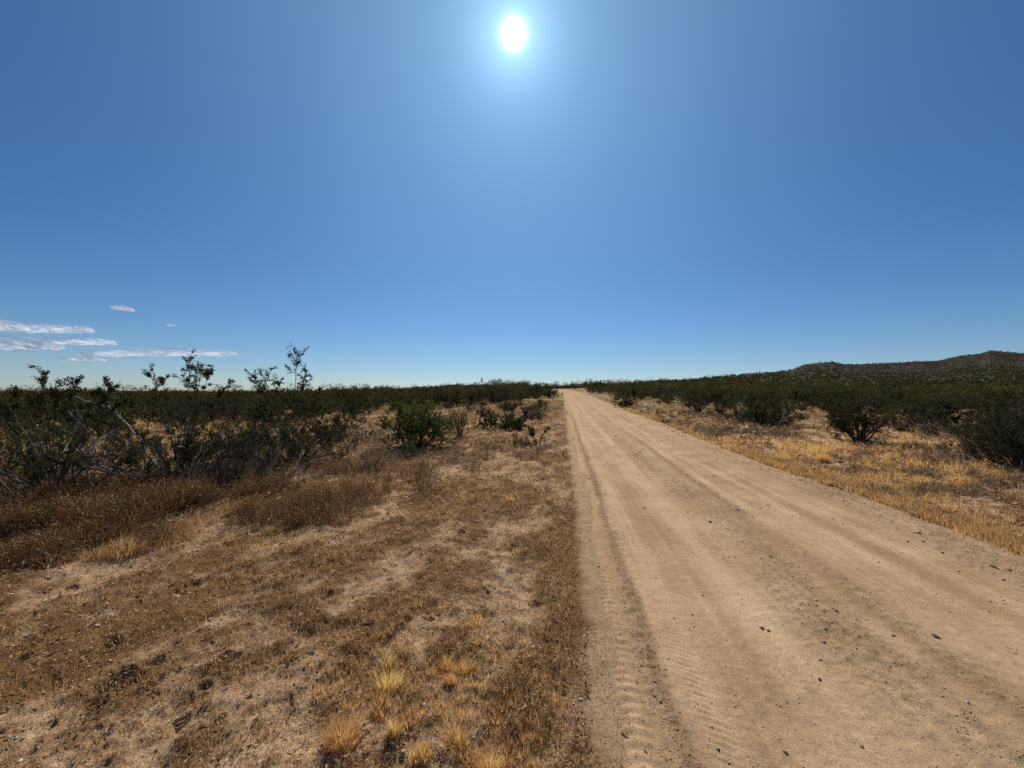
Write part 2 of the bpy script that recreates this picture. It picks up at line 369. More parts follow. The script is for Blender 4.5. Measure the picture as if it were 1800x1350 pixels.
# low hills far beyond the end of the plain
hx = np.linspace(-260, 130, 130); hy = np.linspace(820, 1180, 50); HX, HY = np.meshgrid(hx, hy); HX = HX.ravel(); HY = HY.ravel()
sx = 900 + 676 * HX / HY
top = 20.5 * np.exp(-((sx - 800) / 52) ** 2) + 13 * np.exp(-((sx - 862) / 30) ** 2) + 18.5 * np.exp(-((sx - 905) / 24) ** 2) + 9 * np.exp(-((sx - 935) / 22) ** 2)
HZ = -14 + (top + 13.5 * sstep(660, 780, sx) * sstep(1040, 960, sx)) * np.exp(-((HY - 1000) / 100) ** 2) + 1.2 * fbm(HX / 14, HY / 25, 79, 4)
tag(mesh_np('hills', np.stack([HX, HY, HZ], -1), [grid_faces(50, 130)], M['ground'], attrs={'mat': HX * 0, 'far': HX * 0 + 1, 'hill': HX * 0 + 1, 'veryfar': HX * 0, 'verge': HX * 0}, smooth=True), kind='structure')

# road: its own sheet along the track
us = np.arange(-0.12, 4.55, 0.0135)
vs = [-25.0, -15, -8, -4, -2, -1, 0, 0.5, 0.9]
while vs[-1] < 172: vs.append(vs[-1] + max(0.0085, 0.0045 * vs[-1]))
vs = np.array(vs)
VV, UU = np.meshgrid(vs, us, indexing='ij'); VV = VV.ravel(); UU = UU.ravel()
XX = xroad(UU, VV)
eL, eR = edgeL(VV), edgeR(VV)
fade = sstep(0, 0.22, UU - eL) * sstep(0, 0.14, eR - UU)
zr = terr(XX, VV) + road_h(UU, VV) * 1.0
zg = terr(XX, VV) + ground_detail(XX, VV)
ZZ = zr * fade + (zg - 0.03) * (1 - fade)
r = mesh_np('road', np.stack([XX, VV, ZZ], -1), [grid_faces(len(vs), len(us))[:, ::-1]], M['road'],
            attrs={'tone': tone(UU, VV), 'coarse': coarse(UU, VV)}, smooth=True)
tag(r, kind='structure')

# ------------------------------------------------------------------ small scattered matter
def unit(v): return v / np.maximum(np.linalg.norm(v, axis=-1, keepdims=True), 1e-9)
def blades(P, H, Wd, lean, az_, bend=0.6):
    """P (n,3); H height; Wd width; lean: sideways travel of the tip as a share of H"""
    n = len(P); d = np.stack([np.cos(az_), np.sin(az_), np.zeros(n)], -1)
    f = rng.uniform(0, 2 * math.pi, n); s = np.stack([np.cos(f), np.sin(f), np.zeros(n)], -1) * (Wd / 2)[:, None]
    up = np.array([0, 0, 1.0])
    mid = P + up * (H * 0.55)[:, None] + d * (H * lean * (1 - bend) * 0.7)[:, None]
    tip = P + up * (H * (1 - 0.3 * lean))[:, None] + d * (H * lean)[:, None]
    V = np.stack([P - s, P + s, mid + s * 0.8, mid - s * 0.8, tip], 1).reshape(-1, 3)
    b = (np.arange(n) * 5)[:, None]
    return V, b + np.array([[0, 1, 2, 3]]), b + np.array([[3, 2, 4]])
def chips(P, Ln, Wd, zs=0.4):
    """thin crumbs of straw and leaf lying any way up"""
    n = len(P); f = rng.uniform(0, 2 * math.pi, n)
    d = unit(np.stack([np.cos(f), np.sin(f), rng.normal(0, zs, n)], -1))
    s = unit(np.cross(d, rng.normal(0, 1, (n, 3)))) * (Wd / 2)[:, None]
    d = d * (Ln / 2)[:, None]
    k = rng.normal(0, 0.18, (n, 3)) * Ln[:, None]
    V = np.stack([P - d, P + s + k, P + d, P - s + k], 1).reshape(-1, 3)
    return V, (np.arange(n) * 4)[:, None] + np.array([[0, 1, 2, 3]])
def pebbles(P, Rr):
    n = len(P)
    o = np.array([[1, 0, 0], [0, 1, 0], [-1, 0, 0], [0, -1, 0], [0, 0, 1], [0, 0, -1.0]])
    V = o[None] * Rr[:, None, None] * rng.uniform(0.55, 1.35, (n, 6, 1)) * np.array([1, 1, 0.65])
    a = rng.uniform(0, 2 * math.pi, n); c, s = np.cos(a)[:, None], np.sin(a)[:, None]
    V = np.stack([V[..., 0] * c - V[..., 1] * s, V[..., 0] * s + V[..., 1] * c, V[..., 2] + 0.25 * V[..., 0]], -1) + P[:, None]
    F = np.array([[0, 1, 4], [1, 2, 4], [2, 3, 4], [3, 0, 4], [1, 0, 5], [2, 1, 5], [3, 2, 5], [0, 3, 5]])
    return V.reshape(-1, 3), (np.arange(n)[:, None, None] * 6 + F[None]).reshape(-1, 3)
def logpolar(n, r0, r1, a0=-63, a1=63):
    a = np.radians(rng.uniform(a0, a1, n)); d = np.exp(rng.uniform(math.log(r0), math.log(r1), n))
    return d * np.sin(a), d * np.cos(a), d
def off_road(x, y, m=0.0):
    u = uu(x, y); return (u < edgeL(y) - m) | (u > edgeR(y) + m)

# dead annuals and litter that mat the verges
x, y, d = logpolar(820000, 1.15, 40)
mm = matmask(x, y)
k = (off_road(x, y, -0.02) | (off_road(x, y, -0.45) & (rng.random(len(x)) < 0.38))) & (rng.random(len(x)) < 0.12 + 0.88 * mm ** 1.3)
x, y, d, mm = x[k], y[k], d[k], mm[k]
P = np.stack([x, y, surf(x, y) + rng.uniform(0, 0.042, len(x)) * (0.15 + 0.85 * mm) * (0.5 + np.clip(0.6 + fbm(x * 7, y * 7, 63, 3) * 2, 0, 2)) * np.clip(d / 3, 1, 2)], -1)
ln = np.clip(rng.lognormal(0, 0.55, len(x)) * np.maximum(0.011, 0.0034 * d), 0.005, 0.25)
V, F = chips(P, ln, ln * rng.uniform(0.10, 0.30, len(x)), 0.6)
tag(mesh_np('dry_ground_cover', V, [F], M['mat']), 'mat of dead brown annual plants covering the sandy verges', 'ground cover', kind='stuff')

# short upright dead stalks
x, y, d = logpolar(230000, 1.2, 45)
mm = matmask(x, y); k = off_road(x, y, 0.03) & (rng.random(len(x)) < mm * 0.85 * np.clip(0.35 + fbm(x * 1.3, y * 1.3, 61, 3) * 1.2, 0.05, 1))
x, y, d = x[k], y[k], d[k]
h = rng.uniform(0.012, 0.05, len(x)) * np.clip(d / 4, 1, 2.2)
V, Q, T = blades(np.stack([x, y, gz(x, y)], -1), h, np.maximum(0.0022, 0.00085 * d), rng.uniform(0.3, 2.2, len(x)), rng.uniform(0, 6.283, len(x)))
tag(mesh_np('dry_stubble', V, [Q, T], M['mat']), 'short brown dead stalks standing in the matted verge', 'ground cover', kind='stuff')

# tawny bunch grass (loose cover)
def tuft_blades(cx, cy, rad, n, h, w, lean=0.45):
    """lists -> blade arrays, each tuft a fan of blades"""
    cx, cy, rad, n, h, w = map(np.asarray, (cx, cy, rad, n, h, w))
    i = np.repeat(np.arange(len(cx)), n); t = len(i)
    a = rng.uniform(0, 6.283, t); rr = rad[i] * np.sqrt(rng.random(t))
    x = cx[i] + rr * np.cos(a); y = cy[i] + rr * np.sin(a)
    P = np.stack([x, y, surf(x, y) - 0.004], -1)
    hh = h[i] * rng.uniform(0.45, 1.1, t) * (1 - 0.4 * rr / rad[i])
    return blades(P, hh, w[i] * rng.uniform(0.6, 1.2, t), lean * (0.25 + 1.3 * rr / rad[i]) * rng.uniform(0.4, 1.3, t), a + rng.normal(0, 0.6, t))
cx, cy, rd, nn, hh, ww = [], [], [], [], [], []
def addt(x, y, r_, n_, h_, w_): cx.append(x); cy.append(y); rd.append(r_); nn.append(int(n_)); hh.append(h_); ww.append(w_)
tr = np.random.default_rng(11)
def pgrass(x, y):      # where the gold grass grows
    u = float(uu(x, y)); n1 = float(fbm(np.array([x * 0.55]), np.array([y * 0.55]), 62, 3)[0])
    if u > 4.2:
        band = math.exp(-((u - 4.55) / 0.28) ** 2) * (1.0 if y < 30 else 0.5)
        return max(band, 0.75 * max(0, min(1, (n1 + 0.22) * 2.2)))
    if u < 0.15:
        return 0.16 * (y > 3.5) + max(0, min(1, (n1 - 0.05) * 2.2)) * (0.3 if y < 3 else 1) + (0.42 * math.exp(-((u + 0.10) / 0.28) ** 2) if y < 9 else 0.12)
    return 0
for _ in range(26000):
    a = R(tr.uniform(-60, 62)); d_ = math.exp(tr.uniform(math.log(1.6), math.log(50))); x_, y_ = d_ * math.sin(a), d_ * math.cos(a)
    if not bool(off_road(np.array([x_]), np.array([y_]), 0.06)[0]) or tr.random() > pgrass(x_, y_) * 0.75: continue
    s = tr.uniform(0.5, 1.15); right = uu(x_, y_) > 4
    addt(x_, y_, tr.uniform(0.03, 0.08) * s * (1 + d_ * 0.03), (26 if right else 14) if d_ < 9 else 14, (0.15 if right else 0.085) * s * (1 + d_ * 0.012), max(0.0022, 0.0009 * d_))
# the closed gold fringe along the right edge of the road
for _ in range(1500):
    y_ = tr.uniform(1.9, 9.5) if tr.random() < 0.75 else tr.uniform(9, 26)
    u_ = edgeR(np.array([y_]))[0] + abs(tr.normal(0.10, 0.14)) + 0.05
    if vnoise(np.array([y_ * 0.8]), np.array([0.0]), 66)[0] < -0.45: continue
    addt(float(xroad(u_, y_)), y_, tr.uniform(0.04, 0.09), 24, tr.uniform(0.09, 0.20), max(0.0025, 0.0009 * y_))
for _ in range(620):       # pale fringe in front of the rusty weeds
    t_ = tr.random(); px_ = 90 + 570 * t_; py_ = 985 - 125 * t_ + tr.normal(0, 9) + (20 * math.sin(px_ / 37)); x_, y_, z_ = pxpt(px_, py_)
    addt(x_, y_, tr.uniform(0.03, 0.09), 22, tr.uniform(0.07, 0.20), 0.0026)
V, Q, T = tuft_blades(cx, cy, rd, nn, hh, ww)
tag(mesh_np('bunch_grass', V, [Q, T], M['straw']), 'tawny dry bunch grass scattered over both verges and along the road edge', 'grass', kind='stuff')
cx, cy, rd, nn, hh, ww = [], [], [], [], [], []
for _ in range(1500):
    y_ = tr.uniform(1.9, 10) if tr.random() < 0.8 else tr.uniform(10, 28)
    u_ = edgeR(np.array([y_]))[0] + abs(tr.normal(0.12, 0.16)) + 0.03
    if vnoise(np.array([y_ * 0.8]), np.array([0.0]), 66)[0] < -0.35: continue
    addt(float(xroad(u_, y_)), y_, tr.uniform(0.03, 0.08), 22, tr.uniform(0.08, 0.19), max(0.0024, 0.0009 * y_))
for _ in range(3300):
    px_ = tr.uniform(1150, 1790) if tr.random() < .5 else tr.uniform(1240, 1600); py_ = tr.uniform(762, 960) if tr.random() < .5 else tr.uniform(770, 880); x_, y_, z_ = pxpt(px_, py_)
    if uu(x_, y_) < 4.5 or fbm(np.array([x_ * 0.8]), np.array([y_ * 0.8]), 67, 3)[0] < -0.08: continue
    addt(x_, y_, tr.uniform(0.05, 0.13), 34, tr.uniform(0.10, 0.24), max(0.0024, 0.0009 * y_))
for _ in range(700):
    px_ = tr.uniform(560, 1000); py_ = 1050 + 300 * tr.random() ** 0.7; x_, y_, z_ = pxpt(px_, py_)
    if uu(x_, y_) > 0.1 or fbm(np.array([x_ * 1.6]), np.array([y_ * 1.6]), 68, 3)[0] < 0.08: continue
    addt(x_, y_, tr.uniform(0.012, 0.03), 20, tr.uniform(0.03, 0.075), 0.0020)
V, Q, T = tuft_blades(cx, cy, rd, nn, hh, ww)
tag(mesh_np('gold_grass', V, [Q, T], M['gold']), 'golden dry grass fringing the right road edge and dotting the verges', 'grass', kind='stuff')

# rusty weeds in front of the big left bushes, mauve weeds further off
def weeds(n, boxes, hmin, hmax, mat, name, label, thr=-0.2, seed=70):
    XS, YS = [], []
    for (x0, x1, y0, y1, sh) in boxes:
        for _ in range(int(n * sh)):
            px_ = rng.uniform(x0, x1); py_ = rng.uniform(y0, y1)
            x_, y_, z_ = pxpt(px_, py_); XS.append(x_); YS.append(y_)
    x = np.array(XS); y = np.array(YS); x = x + rng.normal(0, 0.1, len(x)); y = y + rng.normal(0, 0.1, len(x))
    k = off_road(x, y, 0.15) & (fbm(x * 1.1, y * 1.1, seed, 4, 0.7) > thr + rng.normal(0, .12, len(x))); x, y = x[k], y[k]
    rep = 7; x = np.repeat(x, rep) + rng.normal(0, 0.04, len(x) * rep); y = np.repeat(y, rep) + rng.normal(0, 0.04, len(x))
    d = np.hypot(x, y); z = gz(x, y); h = rng.uniform(hmin, hmax, len(x)) * np.clip(0.75 + 0.9 * fbm(x * 1.7, y * 1.7, seed + 3, 3), 0.25, 1.3); a = rng.uniform(0, 6.283, len(x)); ln = rng.uniform(0.1, 1.1, len(x))
    V, Q, T = blades(np.stack([x, y, z], -1), h, np.maximum(0.0025, 0.0007 * d), ln, a)
    # seed heads and side twigs up the stalk
    m = 8; t = rng.uniform(0.12, 1.0, (len(x), m)); 
    px = x[:, None] + np.cos(a)[:, None] * (h * ln)[:, None] * t ** 1.5; py = y[:, None] + np.sin(a)[:, None] * (h * ln)[:, None] * t ** 1.5
    pz = z[:, None] + h[:, None] * (1 - 0.3 * ln[:, None]) * t
    P = np.stack([px, py, pz], -1).reshape(-1, 3) + rng.normal(0, 0.018, (len(x) * m, 3))
    dd = np.repeat(d, m); l2 = np.maximum(0.02, 0.004 * dd) * rng.uniform(0.5, 1.7, len(P))
    V2, F2 = chips(P, l2, l2 * rng.uniform(.08, .3, len(P)), 1.0)
    tag(mesh_np(name, np.concatenate([V, V2]), [np.concatenate([Q, F2 + len(V)]), T], mat), label, 'weeds', kind='stuff')
weeds(4200, [(-20, 290, 880, 975, 0.34), (0, 640, 858, 912, 0.36), (330, 600, 850, 935, 0.14), (-20, 110, 940, 1010, 0.10), (560, 760, 830, 880, 0.06)], 0.12, 0.44, M['rust'], 'rusty_weeds', 'rust brown dried weeds under and before the large left bushes', -0.15)
weeds(2600, [(430, 680, 735, 850, 0.3), (1120, 1400, 722, 770, 0.3), (1500, 1800, 770, 880, 0.25), (640, 960, 780, 830, 0.15)], 0.08, 0.26, M['mauve'], 'mauve_weeds', 'greyish mauve dried weeds on both sides beyond the near grass', -0.05, 75)

# gravel
x, y, d = logpolar(260000, 1.15, 18)
u = uu(x, y); cs = coarse(u, y)
onr = (u > edgeL(y)) & (u < edgeR(y))
k = (onr & (rng.random(len(x)) < 0.12 + 0.88 * cs ** 1.5)) | (~onr & (rng.random(len(x)) < 0.16))
x, y, d, onr = x[k], y[k], d[k], onr[k]
rr = np.clip(rng.lognormal(0, 0.45, len(x)) * np.maximum(0.0024, 0.0008 * d), 0.0015, 0.011)
rr = np.where(onr & (coarse(uu(x, y), y) < 0.45), np.minimum(rr * 0.7, 0.0055), rr)
V, F = pebbles(np.stack([x, y, surf(x, y) + rr * 0.1], -1), rr)
tag(mesh_np('gravel', V, [F], M['stone']), 'loose fine gravel strewn over road and verges', 'gravel', kind='stuff')
x, y, d = logpolar(26000, 1.2, 16)
k = off_road(x, y, -0.1) | (rng.random(len(x)) < 0.12); x, y, d = x[k], y[k], d[k]
rr = np.clip(rng.lognormal(0, 0.5, len(x)) * np.maximum(0.003, 0.0012 * d), 0.002, 0.02)
V, F = pebbles(np.stack([x, y, surf(x, y) + rr * 0.25], -1), rr)
tag(mesh_np('pale_gravel', V, [F], M['palestone']), 'pale quartz chips sprinkled on the soil', 'gravel', kind='stuff')
x, y, d = logpolar(1100, 1.3, 14)
rr = np.clip(rng.lognormal(0, 0.5, len(x)) * np.maximum(0.0026, 0.0009 * d), 0.002, 0.012)
V, F = pebbles(np.stack([x, y, surf(x, y) + rr * 0.05], -1), rr)
tag(mesh_np('dark_gravel', V, [F], M['darkstone']), 'dark pebbles sprinkled on road and soil', 'gravel', kind='stuff')
# straws
x, y, d = logpolar(2600, 1.2, 14)
k = off_road(x, y, 0.05); x, y, d = x[k], y[k], d[k]
ln = rng.uniform(0.03, 0.11, len(x)) * np.clip(d / 4, 1, 1.6)
V, F = chips(np.stack([x, y, gz(x, y) + 0.02], -1), ln, np.maximum(0.0022, 0.0008 * d), 0.25)
tag(mesh_np('loose_straw', V, [F], M['straw']), 'pale straws lying loose on the verges', 'straw', kind='stuff')

# ------------------------------------------------------------------ branching plants
class Tubes:
    def __init__(s): s.V = []; s.F = []; s.n = 0
    def line(s, pts, r0, r1, sides=5):
        pts = np.asarray(pts, float); m = len(pts)
        t = unit(np.gradient(pts, axis=0)); ref = np.array([0.3, 0.2, 1.0]) if abs(t[0][2]) < 0.8 else np.array([1.0, 0.1, 0])
        a = unit(np.cross(t, ref)); b = np.cross(t, a)
        rr = np.linspace(r0, r1, m)[:, None, None]
        th_ = np.linspace(0, 2 * math.pi, sides, endpoint=False)
        ring = pts[:, None] + rr * (a[:, None] * np.cos(th_)[None, :, None] + b[:, None] * np.sin(th_)[None, :, None])
        s.V.append(ring.reshape(-1, 3)); s.F.append(grid_faces(m, sides, True) + s.n); s.n += m * sides
    def arrays(s): return np.concatenate(s.V), [np.concatenate(s.F)]

def wander(rg, p, d, ln, n, wob, lift=0.0):
    pts = [np.array(p, float)]; d = np.array(d, float); d /= np.linalg.norm(d)
    for i in range(n):
        d = d + rg.normal(0, wob, 3) + np.array([0, 0, lift]); d /= np.linalg.norm(d)
        pts.append(pts[-1] + d * ln / n)
    return np.array(pts)
def dev(rg, d, ang):
    v = rg.normal(0, 1, 3); v -= v.dot(d) * d / d.dot(d); v /= np.linalg.norm(v)
    d = d / np.linalg.norm(d); return d * math.cos(ang) + v * math.sin(ang)

def grow_bush(seed, H=1.4, Wd=2.2, stems=18, leaf=0.02, per=22, r0=0.014, bare=0.35, twig=1.0, lowmin=12, lowmax=58, wob=0.13, side=(5, 8), sub=(2, 4), squash=None):
    rg = np.random.default_rng(seed); tb = Tubes(); LP = []; LD = []
    for i in range(stems):
        a = 2 * math.pi * (i + rg.uniform(-0.4, 0.4)) / stems
        tl = R(rg.uniform(lowmin, lowmax)) if rg.random() < 0.8 else R(rg.uniform(5, 75))
        tx = math.sin(tl) * Wd / 1.9; tz = math.cos(tl) * H * 0.95
        ln = math.hypot(tx, tz) * rg.uniform(0.75, 1.1)
        d = np.array([math.cos(a) * tx, math.sin(a) * tx, tz])
        b0 = np.array([math.cos(a) * 0.06, math.sin(a) * 0.06, -0.04]) * rg.uniform(0.4, 1.4)
        pts = wander(rg, b0, d, ln, 8, wob, 0.02)
        tb.line(pts, r0 * rg.uniform(0.7, 1.2), 0.003, 5)
        for k in range(rg.integers(*side)):
            t = rg.uniform(bare, 0.97); j = int(t * 8); q = pts[j] + (pts[j + 1] - pts[j]) * (t * 8 - j)
            d2 = dev(rg, pts[j + 1] - pts[j], R(rg.uniform(20, 55))) + np.array([0, 0, 0.25])
            l2 = twig * (1.15 - t * 0.55) * rg.uniform(0.18, 0.42) * (H / 1.4)
            p2 = wander(rg, q, d2, l2, 4, 0.2, 0.03); tb.line(p2, 0.0045, 0.0018, 3)
            for m in range(rg.integers(*sub)):
                t2 = rg.uniform(0.2, 1.0); j2 = min(3, int(t2 * 4)); q2 = p2[j2] + (p2[j2 + 1] - p2[j2]) * (t2 * 4 - j2)
                p3 = wander(rg, q2, dev(rg, p2[j2 + 1] - p2[j2], R(rg.uniform(15, 60))) + np.array([0, 0, .2]), rg.uniform(0.08, 0.2) * H / 1.4, 3, 0.2)
                tb.line(p3, 0.0022, 0.0012, 3)
                n = int(rg.uniform(0.4, 1.4) * per)
                f = rg.uniform(0, 3, n); jj = np.minimum(2, f.astype(int)); pp = p3[jj] + (p3[jj + 1] - p3[jj]) * (f - jj)[:, None]
                LP.append(pp + rg.normal(0, 0.014, (n, 3)) * H / 1.4)
    return tb, (np.concatenate(LP) if LP else np.zeros((0, 3))), leaf, rg
def leaf_mesh(P, leaf, rg):
    n = len(P); d = unit(rg.normal(0, 1, (n, 3)) + np.array([0, 0, 0.4])); s = unit(np.cross(d, rg.normal(0, 1, (n, 3))))
    l = leaf * rg.uniform(0.6, 1.3, n)[:, None]
    V = np.stack([P, P + d * l * 0.5 + s * l * 0.26, P + d * l, P + d * l * 0.5 - s * l * 0.26], 1).reshape(-1, 3)
    return V, [(np.arange(n) * 4)[:, None] + np.array([[0, 1, 2, 3]])]
def make_plant(name, tb, LP, leaf, rg, bark='bark', leafm='leaf', loc=(0, 0, 0), rz=0, woodname='branches'):
    root = empty(name, loc, rz)
    V, F = tb.arrays(); mesh_np(woodname, V, F, M[bark], root, smooth=True)
    if len(LP):
        V, F = leaf_mesh(LP, leaf, rg); mesh_np('foliage', V, F, M[leafm], root)
    return root
def put(px, py): return pxpt(px, py)

def sprays(tb, LP, rg, base, tops, per=24, r0=0.009):
    """long thin leaders that stand above the crown, each with a loose leafy head"""
    for (tx, ty, tz, sp) in tops:
        top = np.array([tx, ty, tz]); b = np.array(base, float); n = 9; tt = np.linspace(0, 1, n)[:, None]
        pts = b + (top - b) * tt + np.array([0, 0, 0.12]) * np.sin(tt * 3.14) + np.cumsum(rg.normal(0, 0.010, (n, 3)), 0) * tt
        tb.line(pts, r0, 0.003, 5)
        for k in range(int(11 * sp / 0.3) + 5):
            t = rg.uniform(0.70, 0.99) if rg.random() < .85 else rg.uniform(.5, .72); j = min(n - 2, int(t * (n - 1))); q = pts[j] + (pts[j + 1] - pts[j]) * (t * (n - 1) - j)
            d2 = dev(rg, pts[-1] - pts[-3], R(rg.uniform(15, 70))) + np.array([0, 0, 0.35]); p2 = wander(rg, q, d2, sp * rg.uniform(0.4, 1.25), 4, 0.25, 0.04)
            tb.line(p2, 0.004, 0.0018, 3)
            for m in range(3):
                j2 = rg.integers(1, 4); p3 = wander(rg, p2[j2], dev(rg, p2[j2 + 1] - p2[j2], R(40)), sp * rg.uniform(.15, .35), 3, .2, .05); tb.line(p3, .0024, .0014, 3)
                f = rg.uniform(0.3, 3, per); jj = np.minimum(2, f.astype(int)); LP.append(p3[jj] + (p3[jj + 1] - p3[jj]) * (f - jj)[:, None] + rg.normal(0, 0.010, (per, 3)))
            f = rg.uniform(1.5, 4, per // 2); jj = np.minimum(3, f.astype(int)); LP.append(p2[jj] + (p2[jj + 1] - p2[jj]) * (f - jj)[:, None] + rg.normal(0, 0.012, (per // 2, 3)))
def local(base, px, py, dy=0.0):
    """a point seen at (px,py) in the plane of the plant's base, relative to that base"""
    Yp = base[1] + dy; k = 675.0 - py
    ca, sa = math.cos(PITCH), math.sin(PITCH); fy = 676 * ca - k * sa; fz = 676 * sa + k * ca
    return ((px - 900) / fy * Yp - base[0], dy, CAM_H + fz / fy * Yp - base[2])

# --- the three big bushes on the left
def hero(name, px, py, label, tops, **kw):
    b = put(px, py); tb, LP, leaf, rg = grow_bush(**kw); LP = [LP]
    T_ = []
    for (tx, ty, sp, dy) in tops:
        q = local(b, tx, ty, dy); T_.append((q[0], q[1], q[2], sp))
    if T_: sprays(tb, LP, rg, (0, 0, 0.1), T_)
    o = make_plant(name, tb, np.concatenate(LP), leaf, rg, loc=b); tag(o, label, 'bush', 'creosote bushes'); return o
hero('creosote_bush', 515, 818, 'large creosote bush with a bare fan of stems and tallest sprig against the sky',
     [(519, 621, .34, 0), (540, 650, .22, .1), (462, 655, .30, -.3), (445, 668, .25, -.2), (490, 668, .25, .4), (563, 672, .10, .3)], seed=101, H=0.98, Wd=3.0, stems=74, leaf=0.024, per=30, r0=0.012, bare=0.54, twig=1.0, lowmin=6, lowmax=74, side=(4, 7), sub=(2, 4))
hero('creosote_bush', 318, 850, 'wide dark creosote bush with leafy twigs rising above the horizon, under the long cloud',
     [(335, 638, .26, 0), (350, 648, .24, .1), (375, 655, .20, -.1), (262, 650, .20, .2), (292, 672, .16, -.2), (405, 678, .14, .3)], seed=102, H=1.0, Wd=3.2, stems=60, leaf=0.024, per=30, r0=0.014, bare=0.48, lowmin=6, lowmax=78, side=(5, 8), sub=(2, 4))
b = put(92, 895); tb, LP, leaf, rg = grow_bush(103, H=1.0, Wd=2.6, stems=26, leaf=0.022, per=32, r0=0.017, bare=0.62, twig=0.9, lowmin=8, lowmax=62, wob=0.2)
LP = [LP]; T_ = []
for tx, ty, sp, dy in [(82, 652, .24, 0), (90, 668, .2, .1), (190, 660, .18, .5), (130, 680, .2, .2), (40, 690, .18, 0), (12, 695, .15, .3), (205, 678, .15, .6), (60, 690, .2, -.3), (228, 682, .10, .5)]:
    q = local(b, tx, ty, dy); T_.append((*q, sp))
sprays(tb, LP, rg, (0, 0, .2), T_)
for lst, ra, rb in [([(92, 895), (88, 875), (62, 845), (60, 830), (43, 815)], .035, .018), ([(43, 815), (20, 822), (-15, 828)], .017, .010), ([(60, 840), (85, 822), (130, 808), (170, 803), (235, 800)], .014, .006),
                    ([(92, 885), (105, 862), (125, 845), (160, 815)], .013, .006), ([(43, 815), (20, 800), (0, 790)], .012, .006)]:
    pts = np.array([local(b, x_, y_, 0) for x_, y_ in lst]); pts[:, 1] += np.random.default_rng(5).normal(0, 0.05, len(pts))
    tt = np.linspace(0, len(pts) - 1, len(pts) * 4); pts = np.stack([np.interp(tt, np.arange(len(pts)), pts[:, i]) for i in range(3)], -1); pts += np.random.default_rng(6).normal(0, 0.006, pts.shape)
    tb.line(pts, ra, rb, 7)
o = make_plant('creosote_bush', tb, np.concatenate(LP), leaf, rg, loc=b)
tag(o, 'old creosote bush with gnarled dark trunk at the left edge of the photo', 'bush', 'creosote bushes')
def hero2(px, py, label, leafm='leaf', bark='bark', name='creosote_bush', cat='bush', group='creosote bushes', **kw):
    b = put(px, py); tb, LP, leaf, rg = grow_bush(**kw); o = make_plant(name, tb, LP, leaf, rg, bark=bark, leafm=leafm, loc=b); tag(o, label, cat, group); return o
# bare sprawling deadwood between the two left bushes
hero2(285, 842, 'bare low branches sprawling leftward beneath the wide dark creosote bush', bark='grey', name='dead_bush', cat='dead bush', group='dead shrubs', seed=111, H=0.75, Wd=4.0, stems=64, per=0, r0=0.010, bare=0.3, lowmin=45, lowmax=86, side=(5, 9), sub=(1, 3))
hero2(625, 812, 'flat tangle of grey fallen branches right of the large creosote fan', name='dead_bush', cat='dead bush', group='dead shrubs', bark='grey', seed=112, H=0.35, Wd=2.6, stems=34, per=0, r0=0.009, bare=0.3, lowmin=55, lowmax=86, side=(4, 8), sub=(1, 3))
hero2(395, 866, 'dark leafless twiggy bush among rusty weeds at the foot of the left bushes', name='dead_bush', cat='dead bush', group='dead shrubs', seed=113, H=0.75, Wd=1.7, stems=40, per=0, r0=0.009, bare=0.2, side=(7, 11), sub=(2, 4))
hero2(210, 880, 'black twiggy dead bush in the rusty weeds beside the gnarled trunk', name='dead_bush', cat='dead bush', group='dead shrubs', seed=114, H=0.55, Wd=1.8, stems=36, per=0, r0=0.008, bare=0.2, lowmin=30, lowmax=80, side=(7, 11), sub=(2, 4))
hero2(650, 838, 'small dark twiggy bush on the open verge below the fallen branches', name='dead_bush', cat='dead bush', group='dead shrubs', seed=115, H=0.32, Wd=0.75, stems=30, per=2, r0=0.005, bare=0.2, side=(6, 9), sub=(2, 4), leafm='mauve')
hero2(20, 870, 'leafless dark bush cut by the left edge of the photo', name='dead_bush', cat='dead bush', group='dead shrubs', seed=116, H=0.9, Wd=1.4, stems=26, per=2, r0=0.011, bare=0.2, side=(6, 9), sub=(2, 4))
# more of the scrub crowding round the big left bushes
hero2(432, 806, 'dark leafy creosote bush crowded between the wide one and the large fan', seed=141, H=0.88, Wd=2.2, stems=34, leaf=0.025, per=34, r0=0.012, bare=0.3, lowmax=66)
hero2(175, 812, 'dark creosote bush behind the sprawling bare branches, left part of the photo', seed=142, H=0.95, Wd=2.5, stems=30, leaf=0.026, per=34, r0=0.012, bare=0.45, lowmax=66)
hero2(25, 812, 'bushy olive creosote behind the gnarled trunk at the left edge', seed=143, H=1.0, Wd=2.6, stems=34, leaf=0.026, per=34, r0=0.012, bare=0.35, lowmax=62)
hero2(590, 778, 'olive creosote bush behind the right side of the large fan', seed=144, H=0.9, Wd=2.4, stems=30, leaf=0.03, per=30, r0=0.012, bare=0.35, lowmax=66)
hero2(70, 893, 'long bare grey branches arching out from beside the gnarled trunk', bark='grey', name='dead_bush', cat='dead bush', group='dead shrubs', seed=119, H=0.95, Wd=3.2, stems=24, per=0, r0=0.015, bare=0.3, lowmin=30, lowmax=80, wob=0.22, side=(4, 7), sub=(1, 3))
hero2(440, 852, 'pale grey leafless tangle between the two large left bushes', bark='grey', name='dead_bush', cat='dead bush', group='dead shrubs', seed=120, H=0.7, Wd=1.9, stems=26, per=0, r0=0.009, bare=0.3, lowmin=20, lowmax=80, wob=0.2, side=(4, 7), sub=(1, 3))
hero2(100, 935, 'low black-brown dead bush deep in the rusty weeds below the gnarled trunk', name='dead_bush', cat='dead bush', group='dead shrubs', seed=117, H=0.42, Wd=1.5, stems=44, per=3, r0=0.006, bare=0.15, lowmin=15, lowmax=80, side=(8, 12), sub=(2, 4), leafm='rust', leaf=0.02)
